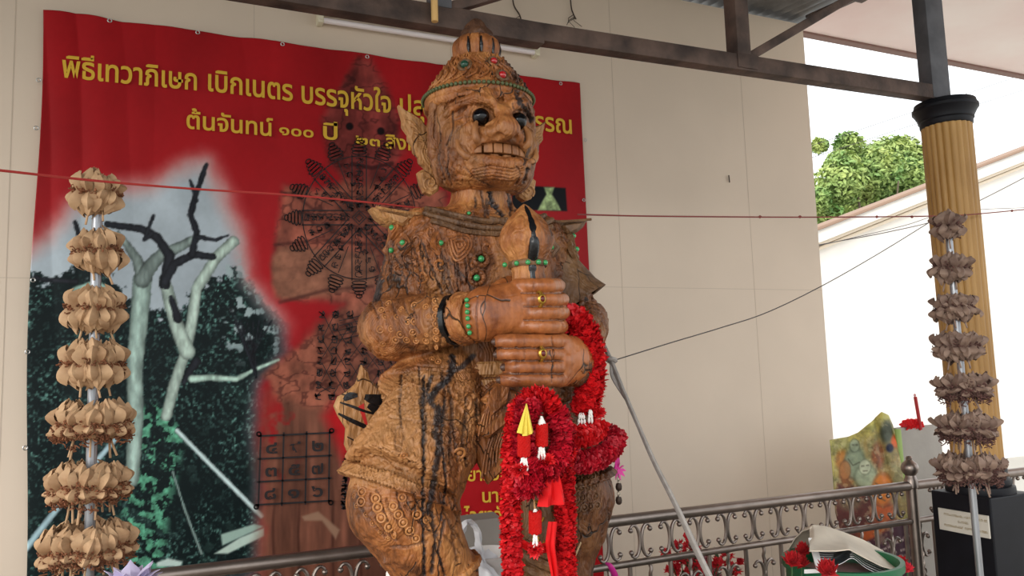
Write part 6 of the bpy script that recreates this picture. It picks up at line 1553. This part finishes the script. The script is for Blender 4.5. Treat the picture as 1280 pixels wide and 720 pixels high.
for e in ([(1098, 690), (1140, 668)], [(1100, 700), (1140, 682)], [(1104, 710), (1142, 696)]):
    d_, t_ = seg_dist(IX, IY, e); pp(sstep(2, .8, d_)*(nn(.5, 8) > .45)*.8, (196, 180, 170))
pp(sstep(5, 1, np.abs(IY-(548-(IX-1040)*.42+2)))*.8*(IX < 1112), (196, 190, 110))
pp(sstep(.06, .015, np.abs(nn(.11, 21)-.5))*.25, (74, 66, 54)); pp(sstep(.58, .68, nn(.16, 23))*.35, (206, 196, 150))
for (ex, ey, ea, eb, c1, c0) in ((1068, 580, 13, 19, (138, 150, 124), (70, 78, 66)), (1068, 557, 6, 8, (150, 160, 134), (64, 70, 60)), (1082, 596, 14, 14, (158, 168, 140), (82, 90, 74)), (1081, 584, 7.5, 9.5, (190, 194, 166), (84, 88, 72)), (1103, 612, 13, 20, (204, 118, 44), (120, 60, 30)), (1056, 588, 7, 12, (168, 112, 66), (96, 60, 40))):
    r_e = np.hypot((IX-ex)/ea, (IY-ey)/eb); pp(sstep(1.15, .80, r_e)*.8, c1); pp(sstep(.20, .04, np.abs(r_e-1))*.3, c0)
for e in ([(1077, 583), (1079.5, 582.5)], [(1083, 582), (1085.5, 581.5)], [(1079, 589), (1083.5, 588.5)], [(1065, 556), (1067, 556)], [(1069.5, 556), (1071.5, 556)], [(1060, 574), (1066, 582), (1074, 578)], [(1094, 604), (1104, 610), (1112, 606)], [(1096, 620), (1106, 626)]): pp(sstep(1.6, .3, seg_dist(IX, IY, e)[0])*.5, (64, 60, 50))
set_col(o, 'print', lin(np.clip(Cp*(.86+.28*nn(.2, 5)[..., None]), 0, 255)).reshape(-1, 3)); so = o.modifiers.new('thickness', 'SOLIDIFY'); so.thickness = .002
M_board = mat('grey_cement_board', (166, 160, 152), .8, var=.06, bump=.1); M_lime = mat('lime_vinyl', (150, 176, 96), .5, var=.08)
q = MB(); a, b = at(1124, 535, 3.28), at(1173, 535, 3.28); q.obox(((a[0]+b[0])/2, 3.3, a[2]/2), ((b[0]-a[0])/2+.02, .02, a[2]/2), np.array([(1, 0, 0), (0, 1, 0), (0, 0, 1)]), bev=.004); tag(q.build('cement_board', M_board, smooth=False), 'grey cement board standing upright behind the post', 'board')
q = MB(); q.tube([at(1135, 735, 3.2), at(1128, 610, 3.22), at(1121, 536, 3.24)], .022, 12); rl = q.build('rolled_banner', M_lime); tag(rl, 'rolled lime green banner leaning between the poster and the grey board', 'rolled banner')
q = MB(); q.tube([at(1151, 537, 3.27), at(1144, 496, 3.27)], .010, 10); q.ring(at(1143.5, 494, 3.27), .006, .003, (0, 1, 0), 12, 5); tag(q.build('red_stick', mat('red_plastic_stick', (168, 28, 34), .5)), 'red plastic stick standing above the grey board', 'stick')
q2 = fluffy('red_tinsel', [at(px, py, 3.29) for px, py in ((1131, 532), (1138, 530), (1145, 530), (1149, 533))], .012, 360, mat('bright_red_tinsel', (236, 52, 60), .6), size=.022); tag(q2, 'red tinsel flowers on top of the grey board', 'tinsel')
